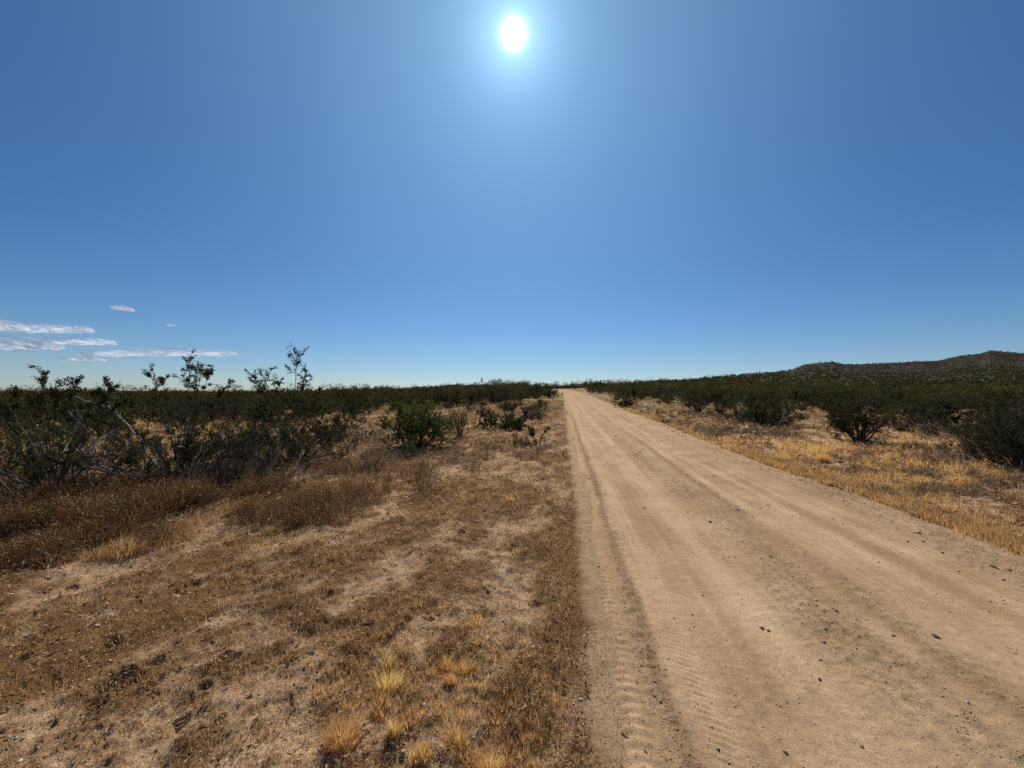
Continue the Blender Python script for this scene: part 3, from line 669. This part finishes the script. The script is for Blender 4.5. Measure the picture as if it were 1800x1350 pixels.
hero2(285, 918, 'low dark dead bush at the front of the rusty weeds behind the golden tuft', name='dead_bush', cat='dead bush', group='dead shrubs', seed=118, H=0.38, Wd=1.4, stems=44, per=3, r0=0.006, bare=0.15, lowmin=15, lowmax=80, side=(8, 12), sub=(2, 4), leafm='rust', leaf=0.02)
# middle left
hero2(733, 790, 'bright green creosote bush standing alone on the left verge, V-shaped stems', leafm='leafbright', seed=121, H=1.25, Wd=2.1, stems=52, leaf=0.030, per=40, wob=0.18, side=(7, 11), twig=1.3, r0=0.015, bare=0.35, lowmax=66)
hero2(722, 808, 'small green sprig sprouting before the lone bright creosote bush', leafm='leafbright', seed=122, H=0.5, Wd=0.5, stems=9, leaf=0.024, per=20, r0=0.006, lowmax=45)
hero2(806, 771, 'sparse creosote bush of open bare stems right of the lone green one', seed=123, H=1.05, Wd=1.25, stems=34, leaf=0.022, per=5, r0=0.010, bare=0.4, lowmax=50)
hero2(858, 755, 'low scraggly olive shrub between the open-stemmed bush and the rounded one', seed=124, H=0.6, Wd=1.1, stems=20, leaf=0.034, per=30, r0=0.007)
hero2(900, 757, 'low rounded green shrub left of the road', leafm='leafbright', seed=125, H=0.66, Wd=1.15, stems=40, leaf=0.032, per=44, r0=0.007, lowmax=80)
hero2(928, 737, 'small blue-grey shrub behind the rounded green one', leafm='sage', name='sagebrush', group='sagebrush', seed=126, H=0.5, Wd=0.95, stems=30, leaf=0.03, per=22, r0=0.007, lowmax=80)
hero2(944, 783, 'little forked shrub with two bare dark trunks and a green top beside the road edge', leafm='leafbright', seed=127, H=0.62, Wd=0.75, stems=5, leaf=0.026, per=75, r0=0.022, bare=0.55, lowmin=5, lowmax=38)
hero2(914, 790, 'thin grey green twiggy shrub left of the little forked one', leafm='leafbright', seed=128, H=0.42, Wd=0.6, stems=14, leaf=0.02, per=8, r0=0.005)
hero2(862, 714, 'tiny green cushion shrub in the far grass left of the road', leafm='leafbright', seed=129, H=0.5, Wd=0.8, stems=18, leaf=0.05, per=12, r0=0.007) if False else None
# right side
hero2(1511, 778, 'V-shaped dark creosote bush alone on the right verge', seed=131, H=1.5, Wd=2.4, stems=42, leaf=0.032, per=36, r0=0.015, bare=0.25, lowmax=52)
hero2(1335, 745, 'broad dark creosote bush with black base beyond the right grass', seed=132, H=1.7, Wd=4.1, stems=66, leaf=0.042, per=30, r0=0.017, bare=0.15, lowmax=82, side=(6, 10))
hero2(1266, 727, 'tall creosote bush with visible forked stems left of the broad black-based bush', seed=133, H=2.0, Wd=2.8, stems=20, leaf=0.045, per=24, r0=0.024, bare=0.4, lowmax=50)
hero2(1226, 725, 'spreading creosote bush with leaning forked trunk, second left from the broad black-based bush', seed=134, H=2.0, Wd=3.4, stems=22, leaf=0.045, per=24, r0=0.026, bare=0.42, lowmax=58)
hero2(1100, 716, 'dense dark green bush close to the right road edge near the white scrap', seed=135, H=1.0, Wd=2.1, stems=36, leaf=0.04, per=24, r0=0.012, bare=0.1, lowmax=84)
hero2(1598, 752, 'brownish half-dead creosote bush leaning right, beyond the V-shaped bush', seed=136, H=1.15, Wd=3.0, stems=30, leaf=0.028, per=7, r0=0.013, bare=0.3, lowmin=20, lowmax=80)
hero2(1797, 828, 'big dark creosote bush at the right edge of the photo', seed=137, H=1.35, Wd=2.0, stems=60, leaf=0.026, per=30, r0=0.014, bare=0.3, lowmax=78, side=(6, 10))
hero2(1765, 800, 'dark brown bushy creosote behind the big right-edge bush', seed=138, H=1.4, Wd=2.3, stems=44, leaf=0.028, per=30, r0=0.013, bare=0.25, lowmax=70)
hero2(1022, 692, 'pale grey low shrub at the far right road edge near the crest', leafm='sage', name='sagebrush', group='sagebrush', seed=139, H=0.9, Wd=2.4, stems=36, leaf=0.06, per=20, r0=0.01, bare=.1, lowmax=84)

# --- templates for the scrub, copied bush by bush
def template(seed, leafm='leaf', **kw):
    tb, LP, leaf, rg = grow_bush(seed, **kw)
    return make_plant('creosote_bush', tb, LP, leaf, rg, leafm=leafm)
tmpl = [template(200 + i, H=h, Wd=w, stems=s, leaf=lf, per=p, r0=0.016, bare=ba, lowmax=lm, side=(5, 8)) for i, (h, w, s, lf, p, ba, lm) in enumerate([
    (1.5, 2.3, 26, 0.055, 26, .30, 60), (1.3, 2.5, 28, 0.055, 26, .20, 74), (1.7, 2.2, 24, 0.055, 26, .35, 52), (1.2, 2.0, 26, 0.042, 22, .15, 80), (1.55, 2.8, 28, 0.045, 18, .30, 68), (1.35, 2.0, 20, 0.04, 12, .35, 55)])]
LIMX = np.array([-400, 0, 200, 450, 560, 650, 800, 900, 960, 1050, 1120, 1200, 1400, 1500, 1600, 1700, 1800, 2200], float)
LIMY = np.array([775, 770, 765, 752, 738, 722, 716, 708, 700, 698, 705, 716, 722, 728, 745, 762, 775, 800], float)
def allowed(x, y, m=1.0):
    if y < 8: return False
    px = 900 + 676 * x / y; u = float(uu(x, y))
    if -1.2 * m < u < 5.3 * m + 0.2 and y < 108: return False
    lim = float(np.interp(px, LIMX, LIMY)); py = 688 + 676 * (CAM_H - float(terr(x, y))) / y
    return py < lim
fr = np.random.default_rng(91); pts = []
def try_add(x, y, sep):
    for (a, b_) in pts[-4000:]:
        if abs(a - x) < sep and abs(b_ - y) < sep and (a - x) ** 2 + (b_ - y) ** 2 < sep * sep: return False
    pts.append((x, y)); return True
cand = []
tries = 0
while len(cand) < 276 and tries < 60000:
    tries += 1
    a = fr.uniform(-60, 60); d_ = math.sqrt(fr.uniform(9 ** 2, 50 ** 2)); x_, y_ = d_ * math.sin(R(a)), d_ * math.cos(R(a))
    if abs(x_ / max(y_, .1)) > 1.5 or not allowed(x_, y_): continue
    if not try_add(x_, y_, 1.9 if uu(x_, y_) < 2 else 2.7): continue
    cand.append((x_, y_))
cand.sort(key=lambda p: math.hypot(*p))
used = [False] * len(tmpl)
for i, (x_, y_) in enumerate(cand):
    t = fr.integers(len(tmpl))
    if used[t]: o = copy_tree(tmpl[t])
    else: o = tmpl[t]; used[t] = True
    o.location = (x_, y_, float(terr(x_, y_)) - 0.02); o.rotation_euler = (0, 0, fr.uniform(0, 6.28)); s = fr.uniform(0.8, 1.15)
    o.scale = (s * fr.uniform(0.9, 1.2), s * fr.uniform(0.9, 1.2), s)
    side = 'left' if uu(x_, y_) < 2 else 'right'; far = 'nearer' if math.hypot(x_, y_) < 30 else 'farther'
    lab = {('left', 'nearer'): 'dark olive creosote bush in the nearer scrub left of the road',
           ('left', 'farther'): 'small dark creosote bush in the farther scrub band left of the road',
           ('right', 'nearer'): 'dark olive creosote bush in the nearer scrub right of the road',
           ('right', 'farther'): 'small dark creosote bush in the farther scrub band right of the road'}[(side, far)]
    tag(o, lab, 'bush', f'creosote bushes in the {far} scrub {side} of the road')
for i, f in enumerate(used):
    if not f:   # never happens with this many copies
        for ch in list(tmpl[i].children): bpy.data.objects.remove(ch)
        bpy.data.objects.remove(tmpl[i])

# small shrubs dotted over the clearings on both sides
sm = 0
while sm < 30:
    px_, py_ = (fr.uniform(600, 962), fr.uniform(702, 742)) if sm < 19 else (fr.uniform(1062, 1600), fr.uniform(706, 738))
    x_, y_, z_ = pxpt(px_, py_); u_ = uu(x_, y_)
    if -0.6 < u_ < 5.0 or (680 < px_ < 790 and py_ > 725) or (sm >= 19 and py_ > 706 + (px_ - 1062) * 0.06): continue
    o = copy_tree(tmpl[int(fr.integers(len(tmpl)))]); o.location = (x_, y_, z_ - 0.02); o.rotation_euler = (0, 0, fr.uniform(0, 6.28)); s = fr.uniform(0.35, 0.8); o.scale = (s * 1.15, s * 1.15, s)
    sd = 'left' if u_ < 2 else 'right'; sm += 1
    tag(o, f'small dark bush dotted in the tawny clearing {sd} of the road', 'bush', f'small bushes dotted in the clearing {sd} of the road')

# --- the rest of the scrub: one mass of leafy crowns
def crowns(cx, cy, H, Wd, k, q):
    n = len(cx); i = np.repeat(np.arange(n), k)
    t = len(i); a = rng.uniform(0, 6.283, t); zc = rng.beta(1.9, 1.3, t)
    prof = np.sqrt(np.clip(1 - (zc * 1.0 - 0.55) ** 2 / 0.45, 0.05, 1)) * (0.75 + 0.25 * vnoise(a * 1.3 + i * 7.1, zc * 3, 5))
    rr = prof * np.sqrt(rng.uniform(0.05, 1, t)) * Wd[i] / 2
    x = cx[i] + rr * np.cos(a); y = cy[i] + rr * np.sin(a); z = terr(cx, cy)[i] + zc * H[i]
    s = q[i] * rng.uniform(0.5, 1.4, t)
    d = unit(rng.normal(0, 1, (t, 3)) + np.array([0, 0, .5])) * s[:, None]; e = unit(np.cross(d, rng.normal(0, 1, (t, 3)))) * s[:, None] * 0.42
    P = np.stack([x, y, z], -1)
    return np.stack([P - d * .5, P + e, P + d * .5, P - e], 1).reshape(-1, 3), (np.arange(t) * 4)[:, None] + np.array([[0, 1, 2, 3]])
def field(n, r0, r1, a0=-64, a1=64):
    a = np.radians(fr.uniform(a0, a1, n)); d = np.sqrt(fr.uniform(r0 ** 2, r1 ** 2, n)); return d * np.sin(a), d * np.cos(a)
def keep(x, y):
    return np.array([allowed(p, q_, 1.0) for p, q_ in zip(x, y)])
Vs, Fs, off = [], [], 0
for (n, r0, r1, k, q, a0, a1, hs) in [(1500, 44, 80, 300, 0.11, -64, 64, 1.0), (5200, 75, 180, 130, 0.17, -64, 64, 1.0), (6500, 180, 330, 45, 0.34, -64, 64, 1.0), (34000, 320, 1100, 14, 0.62, 12, 64, 1.0)]:
    x, y = field(n, r0, r1, a0, a1); kk = keep(x, y) & (y > 5)
    PXs = 900 + 676 * x / y; yr_ = np.interp(PXs, YRX, YRV); kk &= (y < yr_ * 1.15) & ((y < 400) | (fr.random(len(x)) < 0.45))
    x, y = x[kk], y[kk]
    if r0 < 50:      # the thicket the road disappears into beyond its crest
        ex = fr.uniform(-4, 26, 420); ey = fr.uniform(109, 140, 420); x = np.concatenate([x, ex]); y = np.concatenate([y, ey])
    V, F = crowns(x, y, (0.7 + 1.15 * fr.random(len(x)) ** 1.7) * hs * np.clip(1 + 0.9 * fbm(x / 9, y / 16, 83, 3), 0.5, 1.6), fr.uniform(1.1, 2.9, len(x)), k, np.full(len(x), q))
    Vs.append(V); Fs.append(F + off); off += len(V)
tag(mesh_np('scrub', np.concatenate(Vs), [np.concatenate(Fs)], M['leafdark']), 'far scrub of dark bushes covering the plain and hillside to the skyline', 'scrub', kind='stuff')

# pale dry shrubs between the creosotes
tb, LP, leaf, rg = grow_bush(301, H=0.6, Wd=1.2, stems=26, leaf=0.04, per=18, r0=0.006, bare=0.1, lowmax=82, side=(5, 8))
base = make_plant('dry_shrub', tb, LP, leaf, rg, leafm='mauve'); first = True; n = 0
while n < 46:
    px_, py_ = fr.uniform(420, 1800), fr.uniform(700, 775)
    x_, y_, z_ = pxpt(px_, py_); u_ = uu(x_, y_)
    if -0.8 < u_ < 5.2 or y_ < 9 or y_ > 70 or (560 < px_ < 1450 and py_ > 740): continue
    o = base if first else copy_tree(base); first = False; n += 1
    o.location = (x_, y_, z_ - 0.02); o.rotation_euler = (0, 0, fr.uniform(0, 6.28)); s = fr.uniform(0.5, 1.05); o.scale = (s, s, s)
    sd = 'left' if u_ < 2 else 'right'
    tag(o, f'pale mauve dried shrub in the clearing grass {sd} of the road', 'dry shrub', f'pale dried shrubs {sd} of the road')

# lone spindly plants on the skyline
for (px_, dist, h, sd_, lab) in [(851, 85, 3.0, 401, 'spindly tall plant with leaf clumps poking above the skyline left of the road end'),
                                 (1052, 80, 2.4, 402, 'sparse tall shrub poking above the skyline right of the road end')]:
    x_, y_ = (px_ - 900) / 676 * dist, dist; tb, LP, leaf, rg = grow_bush(sd_, H=h, Wd=1.3, stems=4, leaf=0.12, per=20, r0=0.035, bare=.75, lowmin=3, lowmax=22, side=(3, 5), sub=(2, 3))
    tag(make_plant('tall_shrub', tb, LP, leaf, rg, loc=(x_, y_, float(terr(x_, y_)))), lab, 'shrub')

# --- golden grass tufts one can point at
def one_tuft(px_, py_, r_, n_, h_, w_, lab, mat='gold'):
    x_, y_, z_ = pxpt(px_, py_)
    V, Q, T = tuft_blades([x_], [y_], [r_ * 1.1], [int(n_ * 1.7)], [h_ * 1.35], [w_ * 1.35], 0.45)
    z0 = float(surf(x_, y_)[0]); V = V - np.array([x_, y_, z0])
    o = mesh_np('grass_tuft', V, [Q, T], M[mat]); o.location = (x_, y_, z0); tag(o, lab, 'grass tuft', 'golden grass tufts')
one_tuft(601, 1325, .055, 420, .105, .0018, 'largest golden grass tuft at the bottom of the photo, left of the others')
one_tuft(683, 1225, .05, 260, .10, .0018, 'golden tuft beside the long bent straw in the left foreground')
one_tuft(668, 1262, .045, 150, .07, .0018, 'thin golden tuft just below the one beside the bent straw')
one_tuft(680, 1185, .03, 120, .08, .0018, 'narrow golden tuft at the tip of the long bent straw')
one_tuft(815, 1180, .035, 190, .075, .0018, 'golden tuft with dark shadow, right one of a close pair in the foreground')
one_tuft(786, 1172, .035, 160, .07, .0018, 'golden tuft, left one of the close pair in the foreground')
one_tuft(793, 1205, .03, 140, .055, .0018, 'short golden tuft just under the close pair')
one_tuft(692, 1308, .028, 150, .075, .0018, 'narrow golden tuft right of the largest one at the bottom')
one_tuft(733, 1345, .035, 140, .06, .0018, 'low golden tuft at the bottom edge under the narrow one')
one_tuft(742, 1345, .03, 120, .06, .0018, 'low golden tuft touching the bottom edge of the photo')
one_tuft(804, 1305, .035, 180, .085, .0018, 'upright golden tuft with a shadow at the bottom, right of centre left verge')
one_tuft(863, 1345, .04, 200, .065, .0018, 'rightmost golden tuft on the bottom edge of the photo')
one_tuft(725, 1272, .045, 130, .055, .0018, 'loose golden tuft amid the bottom foreground cluster')
one_tuft(716, 1160, .035, 90, .05, .002, 'faint straw-coloured tuft above the long bent straw', 'straw')
one_tuft(836, 1098, .06, 200, .06, .002, 'brownish golden tuft on the verge midway to the road track')
one_tuft(218, 985, .12, 300, .16, .0024, 'glowing golden tuft in front of the dark left weeds')
one_tuft(180, 992, .12, 180, .13, .0024, 'paler tuft left of the glowing one before the dark weeds', 'straw')
one_tuft(897, 884, .05, 140, .10, .003, 'small orange tuft on the open verge near the road')
one_tuft(1442, 800, .16, 320, .26, .0045, 'gold tuft row left end on the right verge behind the fringe')
one_tuft(1447, 812, .10, 260, .22, .0045, 'round gold tuft on the right verge below the V-shaped bush')
one_tuft(1686, 855, .11, 360, .19, .0035, 'round gold tuft standing alone near the right edge')
one_tuft(1618, 855, .08, 200, .17, .0035, 'narrow gold tuft left of the lone round one')
one_tuft(1374, 812, .14, 300, .20, .005, 'bright gold tuft nearest the road on the right verge')

# --- stones lying on the road
def stone(px_, py_, s, lab, mat='stone', sd_=0):
    x_, y_, z_ = pxpt(px_, py_); rg = np.random.default_rng(900 + sd_)
    import bmesh
    bm = bmesh.new(); bmesh.ops.create_icosphere(bm, subdivisions=3, radius=1)
    cuts = [(unit(rg.normal(0, 1, 3)), rg.uniform(0.45, 0.8)) for _ in range(12)]
    for v in bm.verts:
        p = np.array(v.co)
        for c, h in cuts:
            e = p.dot(c) - h
            if e > 0: p = p - c * e * 0.92
        p = p * (1 + 0.05 * rg.normal()); v.co = Vector((p[0] * s * 1.35, p[1] * s, p[2] * s * 0.75))
    me = bpy.data.meshes.new('stone'); bm.to_mesh(me); bm.free(); me.materials.append(M[mat])
    o = bpy.data.objects.new('stone', me); COL.objects.link(o); o.location = (x_, y_, float(surf(x_, y_)[0]) + s * 0.25); o.rotation_euler = (0, 0, rg.uniform(0, 6.28))
    tag(o, lab, 'stone', 'stones on the road')
for i, (a, b_, s, lab, mt) in enumerate([
    (1569, 1119, .013, 'small grey stone casting a shadow on the right half of the road', 'stone'),
    (1645, 1121, .017, 'angular dark stone in the dark wheel line, right foreground of the road', 'darkstone'),
    (1249, 920, .018, 'dark stone standing alone in the middle of the road', 'darkstone'),
    (1354, 981, .018, 'flat brown stone in the gravelly strip mid road', 'darkstone'),
    (1336, 985, .011, 'tiny pale stone just left of the flat brown one', 'palestone'),
    (1272, 982, .010, 'small pale stone on the road left of the flat brown one', 'stone'),
    (1441, 1159, .010, 'small pale stone on the gravelly strip in the foreground', 'palestone'),
    (1440, 1190, .009, 'small dark stone below the pale one on the gravelly strip', 'darkstone'),
    (1450, 1133, .010, 'dark pebble above the pale stone on the gravelly strip', 'darkstone'),
    (1666, 949, .022, 'whitish flat stone near the right road edge', 'palestone'),
    (1656, 975, .014, 'pale stone just below the whitish flat stone', 'palestone'),
    (1748, 1000, .022, 'dark elongated stone at the right road shoulder', 'darkstone'),
    (1772, 1003, .016, 'dark stone right of the elongated one at the shoulder', 'darkstone'),
    (1616, 940, .016, 'dark stone on the right shoulder left of the whitish one', 'darkstone'),
    (1381, 1320, .009, 'dark pebble near the bottom edge mid road', 'darkstone'),
    (1515, 1307, .009, 'dark pebble at the bottom right of the gravelly strip', 'darkstone'),
    (1281, 981, .006, 'tiny dark pebble beside the small pale stone', 'darkstone'),
    (1125, 797, .03, 'dark clod far up the middle of the road', 'darkstone'),
    (1082, 768, .04, 'dark stone farthest up the middle of the road', 'darkstone'),
    (172, 1113, .016, 'white stone in the left foreground litter', 'palestone'),
    (562, 924, .020, 'white round stone on the verge before the rusty weeds', 'palestone'),
    (585, 1340, .008, 'pale stone at the bottom of the left verge', 'palestone'),
    (362, 1272, .013, 'grey stone beside a shadowed hollow in the left foreground', 'stone'),
    (330, 982, .020, 'white stone on the verge right of the dark weeds', 'palestone')]): stone(a, b_, s, lab, mt, i)

# --- fallen sticks
def stick(pl, r0_, lab, mat='pale', lift=0.0, fork=None, name='fallen_stick'):
    P3 = []
    for (a, b_, *h) in pl:
        x_, y_, z_ = pxpt(a, b_); P3.append((x_, y_, float(surf(x_, y_)[0]) + r0_ * 0.7 + (h[0] if h else 0)))
    P3 = np.array(P3); o0 = P3[0].copy(); P3 = P3 - o0
    tt = np.linspace(0, len(P3) - 1, len(P3) * 4); Q = np.stack([np.interp(tt, np.arange(len(P3)), P3[:, i]) for i in range(3)], -1)
    Q += np.random.default_rng(int(pl[0][0])).normal(0, r0_ * 0.35, Q.shape)
    tb = Tubes(); tb.line(Q, r0_, r0_ * 0.45, 7)
    if fork:
        rg = np.random.default_rng(fork)
        for k in range(3):
            j = rg.integers(2, len(Q) - 2); tb.line(wander(rg, Q[j], dev(rg, Q[j + 1] - Q[j], R(45)) + np.array([0, 0, .3]), np.linalg.norm(Q[-1]) * 0.35, 5, .15), r0_ * .5, r0_ * .25, 5)
    V, F = tb.arrays(); o = mesh_np(name, V, F, M[mat], smooth=True); o.location = o0; tag(o, lab, 'stick', 'fallen sticks')
stick([(634, 1228), (655, 1195, .012), (675, 1162, .02)], .0018, 'long pale straw leaning up from the left foreground soil')
stick([(672, 1163, .02), (690, 1170, .012), (710, 1176, .003)], .0013, 'short thin straw crossing the tip of the long pale one')
stick([(283, 1022), (292, 1015, .01), (304, 1005, .02)], .008, 'short whitish stick with black shadow on the left verge')
stick([(232, 1012), (246, 1003), (262, 992), (300, 1000)], .004, 'thin forked twig near the short whitish stick', fork=3) if False else None
stick([(80, 1030), (85, 1012, .03), (100, 1000, .06)], .004, 'thin pale forked twig in front of the left weeds', fork=5)
stick([(436, 952), (438, 940, .03), (448, 934, .05)], .005, 'pale forked twig standing over a dark stick on the verge', fork=8)
stick([(430, 950), (445, 942), (462, 940)], .010, 'dark weathered stick beside the pale forked twig', 'bark')
stick([(553, 903, .05), (556, 912, .02), (562, 915)], .004, 'small curved pale twig above the white round stone')
stick([(562, 908), (572, 904), (584, 901)], .010, 'black short stick just right of the curved pale twig', 'bark')
stick([(787, 892), (792, 888, .02), (796, 885, .04)], .008, 'splintered pale stick end on the open verge')
stick([(736, 966), (738, 958, .03), (743, 954, .05)], .003, 'thin hooked pale straw mid verge', 'pale')
stick([(950, 842), (960, 844), (972, 845)], .008, 'dark twig lying by the left road edge', 'bark')
stick([(0, 918, .05), (12, 902, .12), (45, 890, .22), (85, 880, .28)], .026, 'thick pale weathered limb reaching out at the left edge', name='dead_limb')
stick([(150, 704, 0.0), (160, 706, 0.0)], .01, 'x') if False else None
stick([(1690, 832, .02), (1696, 822, .12), (1692, 816, .2)], .007, 'white bent twig standing near the big right-edge bush')
# arching pale branch above the left scrub
b = put(250, 855); tb = Tubes()
pl = [(252, 800), (251, 778), (247, 772), (233, 758), (222, 744), (205, 728), (190, 714), (178, 712), (160, 707), (148, 704)]
P3 = np.array([local(b, *p) for p in pl]); tt = np.linspace(0, len(P3) - 1, 40); Q = np.stack([np.interp(tt, np.arange(len(P3)), P3[:, i]) for i in range(3)], -1) + np.random.default_rng(3).normal(0, .004, (40, 3))
tb.line(Q, .014, .006, 6)
for j in (14, 20, 27, 33): tb.line(wander(np.random.default_rng(j), Q[j], (Q[j] - Q[j - 1]) * 3 + np.array([.02, .01, .01 * (j % 3 - 1)]), .35, 5, .15), .006, .003, 4)
V, F = tb.arrays(); o = mesh_np('dead_branch', V, F, M['pale'], smooth=True); o.location = b; tag(o, 'long arching bare pale branch rising above the left scrub', 'branch')

# --- white scrap beside the dark bush
x_, y_, z_ = pxpt(1141, 715)
import bmesh
bm = bmesh.new(); bmesh.ops.create_grid(bm, x_segments=14, y_segments=10, size=0.5)
rg = np.random.default_rng(77)
for v in bm.verts:
    px_, py_ = v.co.x, v.co.y; v.co = Vector((px_ * 0.75, py_ * 0.35, 0.09 * (1 - (px_ * 1.6) ** 2) + 0.05 * math.sin(px_ * 17 + py_ * 9) + rg.normal() * 0.012 + 0.08))
bmesh.ops.solidify(bm, geom=bm.faces[:], thickness=0.006)
me = bpy.data.meshes.new('white_scrap'); bm.to_mesh(me); bm.free()
m_, N_, L_, b_ = new_mat('white_plastic'); b_.inputs['Base Color'].default_value = (0.8, 0.8, 0.82, 1); b_.inputs['Roughness'].default_value = 0.35; me.materials.append(m_)
nn_ = nz(N_, L_, 12, 3, objco(N_)); L_.new(ramp(N_, L_, nn_.outputs[0], [(0.3, (0.7, 0.7, 0.72)), (0.7, (0.88, 0.88, 0.88))]), b_.inputs['Base Color'])
o = bpy.data.objects.new('white_scrap', me); COL.objects.link(o); o.location = (x_, y_, z_ + 0.02); o.rotation_euler = (0, 0, 0.3); tag(o, 'crumpled white plastic scrap lying beside the dark bush right of the road', 'litter')

# ------------------------------------------------------------------ clouds
def cloud_mat():
    m = bpy.data.materials.new('cloud_vapour'); m.use_nodes = True; N = m.node_tree.nodes; L = m.node_tree.links; N.remove(N['Principled BSDF'])
    tc = N.new('ShaderNodeTexCoord'); oi = N.new('ShaderNodeObjectInfo')
    mp = N.new('ShaderNodeMapping'); L.new(tc.outputs['Object'], mp.inputs[0]); mp.inputs['Scale'].default_value = (2.6, 0.8, 0.8)
    mm_ = N.new('ShaderNodeMath'); mm_.operation = 'MULTIPLY'; L.new(oi.outputs['Random'], mm_.inputs[0]); mm_.inputs[1].default_value = 40
    cb = N.new('ShaderNodeCombineXYZ'); L.new(mm_.outputs[0], cb.inputs[0]); L.new(cb.outputs[0], mp.inputs['Location'])
    n = N.new('ShaderNodeTexNoise'); n.inputs['Scale'].default_value = 1.4; n.inputs['Detail'].default_value = 4; n.inputs['Roughness'].default_value = .5; L.new(mp.outputs[0], n.inputs['Vector'])
    lw = N.new('ShaderNodeLayerWeight'); lw.inputs['Blend'].default_value = 0.5      # thin at the rim, thick in the middle
    f = N.new('ShaderNodeMath'); f.operation = 'SUBTRACT'; f.inputs[0].default_value = 1.0; L.new(lw.outputs['Facing'], f.inputs[1])
    a = N.new('ShaderNodeMath'); a.operation = 'MULTIPLY_ADD'; L.new(f.outputs[0], a.inputs[0]); a.inputs[1].default_value = 0.55; L.new(n.outputs[0], a.inputs[2])
    b = N.new('ShaderNodeMapRange'); b.interpolation_type = 'SMOOTHSTEP'; L.new(a.outputs[0], b.inputs[0]); b.inputs[1].default_value = 0.52; b.inputs[2].default_value = 1.10; b.inputs[3].default_value = 0; b.inputs[4].default_value = 0.62
    d = N.new('ShaderNodeBsdfDiffuse'); d.inputs[0].default_value = (0.92, 0.94, 1, 1); t = N.new('ShaderNodeBsdfTranslucent'); t.inputs[0].default_value = (0.95, 0.96, 1, 1)
    mx = N.new('ShaderNodeMixShader'); mx.inputs[0].default_value = 0.6; L.new(d.outputs[0], mx.inputs[1]); L.new(t.outputs[0], mx.inputs[2])
    tr = N.new('ShaderNodeBsdfTransparent'); m2 = N.new('ShaderNodeMixShader'); L.new(b.outputs[0], m2.inputs[0]); L.new(tr.outputs[0], m2.inputs[1]); L.new(mx.outputs[0], m2.inputs[2])
    L.new(m2.outputs[0], N['Material Output'].inputs[0])
    return m
CM = cloud_mat(); ball = None
for (px_, py_, w_, h_, lab) in [(84, 580, 135, 15, 'flat white cloud bar, upper one near the left edge'), (-8, 574, 62, 18, 'white cloud cut off by the left edge, higher one'),
        (18, 608, 125, 24, 'broad soft cloud at the left edge just above the bushes'), (128, 602, 125, 14, 'wispy white cloud below the upper bar'),
        (284, 623, 245, 15, 'longest thin cloud streak, above the left bushes'), (152, 632, 75, 9, 'faint small cloud under the left end of the long streak'),
        (216, 543, 20, 8, 'tiny lone cloud puff high above the long streak'), (300, 572, 9, 3, 'faintest tiny cloud speck above the long streak')]:
    D = 5200.0; k = 675.0 - py_; ca, sa = math.cos(PITCH), math.sin(PITCH); fy = 676 * ca - k * sa; fz = 676 * sa + k * ca
    if ball is None:
        bm = bmesh.new(); bmesh.ops.create_icosphere(bm, subdivisions=6, radius=1)
        cv = np.array([v.co for v in bm.verts]); cr = 1 + 0.22 * fbm(cv[:, 0] * 4 + 9, cv[:, 2] * 1.5 + cv[:, 1], 88, 4) + 0.06 * fbm(cv[:, 0] * 14, cv[:, 2] * 5 + cv[:, 1] * 4, 89, 3)
        for v, q in zip(bm.verts, cr): v.co = v.co * q; v.co.z = v.co.z * (1 if v.co.z > 0 else 0.55)
        for f_ in bm.faces: f_.smooth = True
        ball = bpy.data.meshes.new('cloud'); bm.to_mesh(ball); bm.free(); ball.materials.append(CM)
    o = bpy.data.objects.new('cloud', ball); COL.objects.link(o); o.location = ((px_ - 900) / fy * D, D, CAM_H + fz / fy * D)
    m_per_px = D / fy
    o.scale = (w_ * m_per_px * 0.60, h_ * m_per_px * 2.2, h_ * m_per_px * 0.72)
    tag(o, lab, 'cloud', 'clouds low in the left sky')
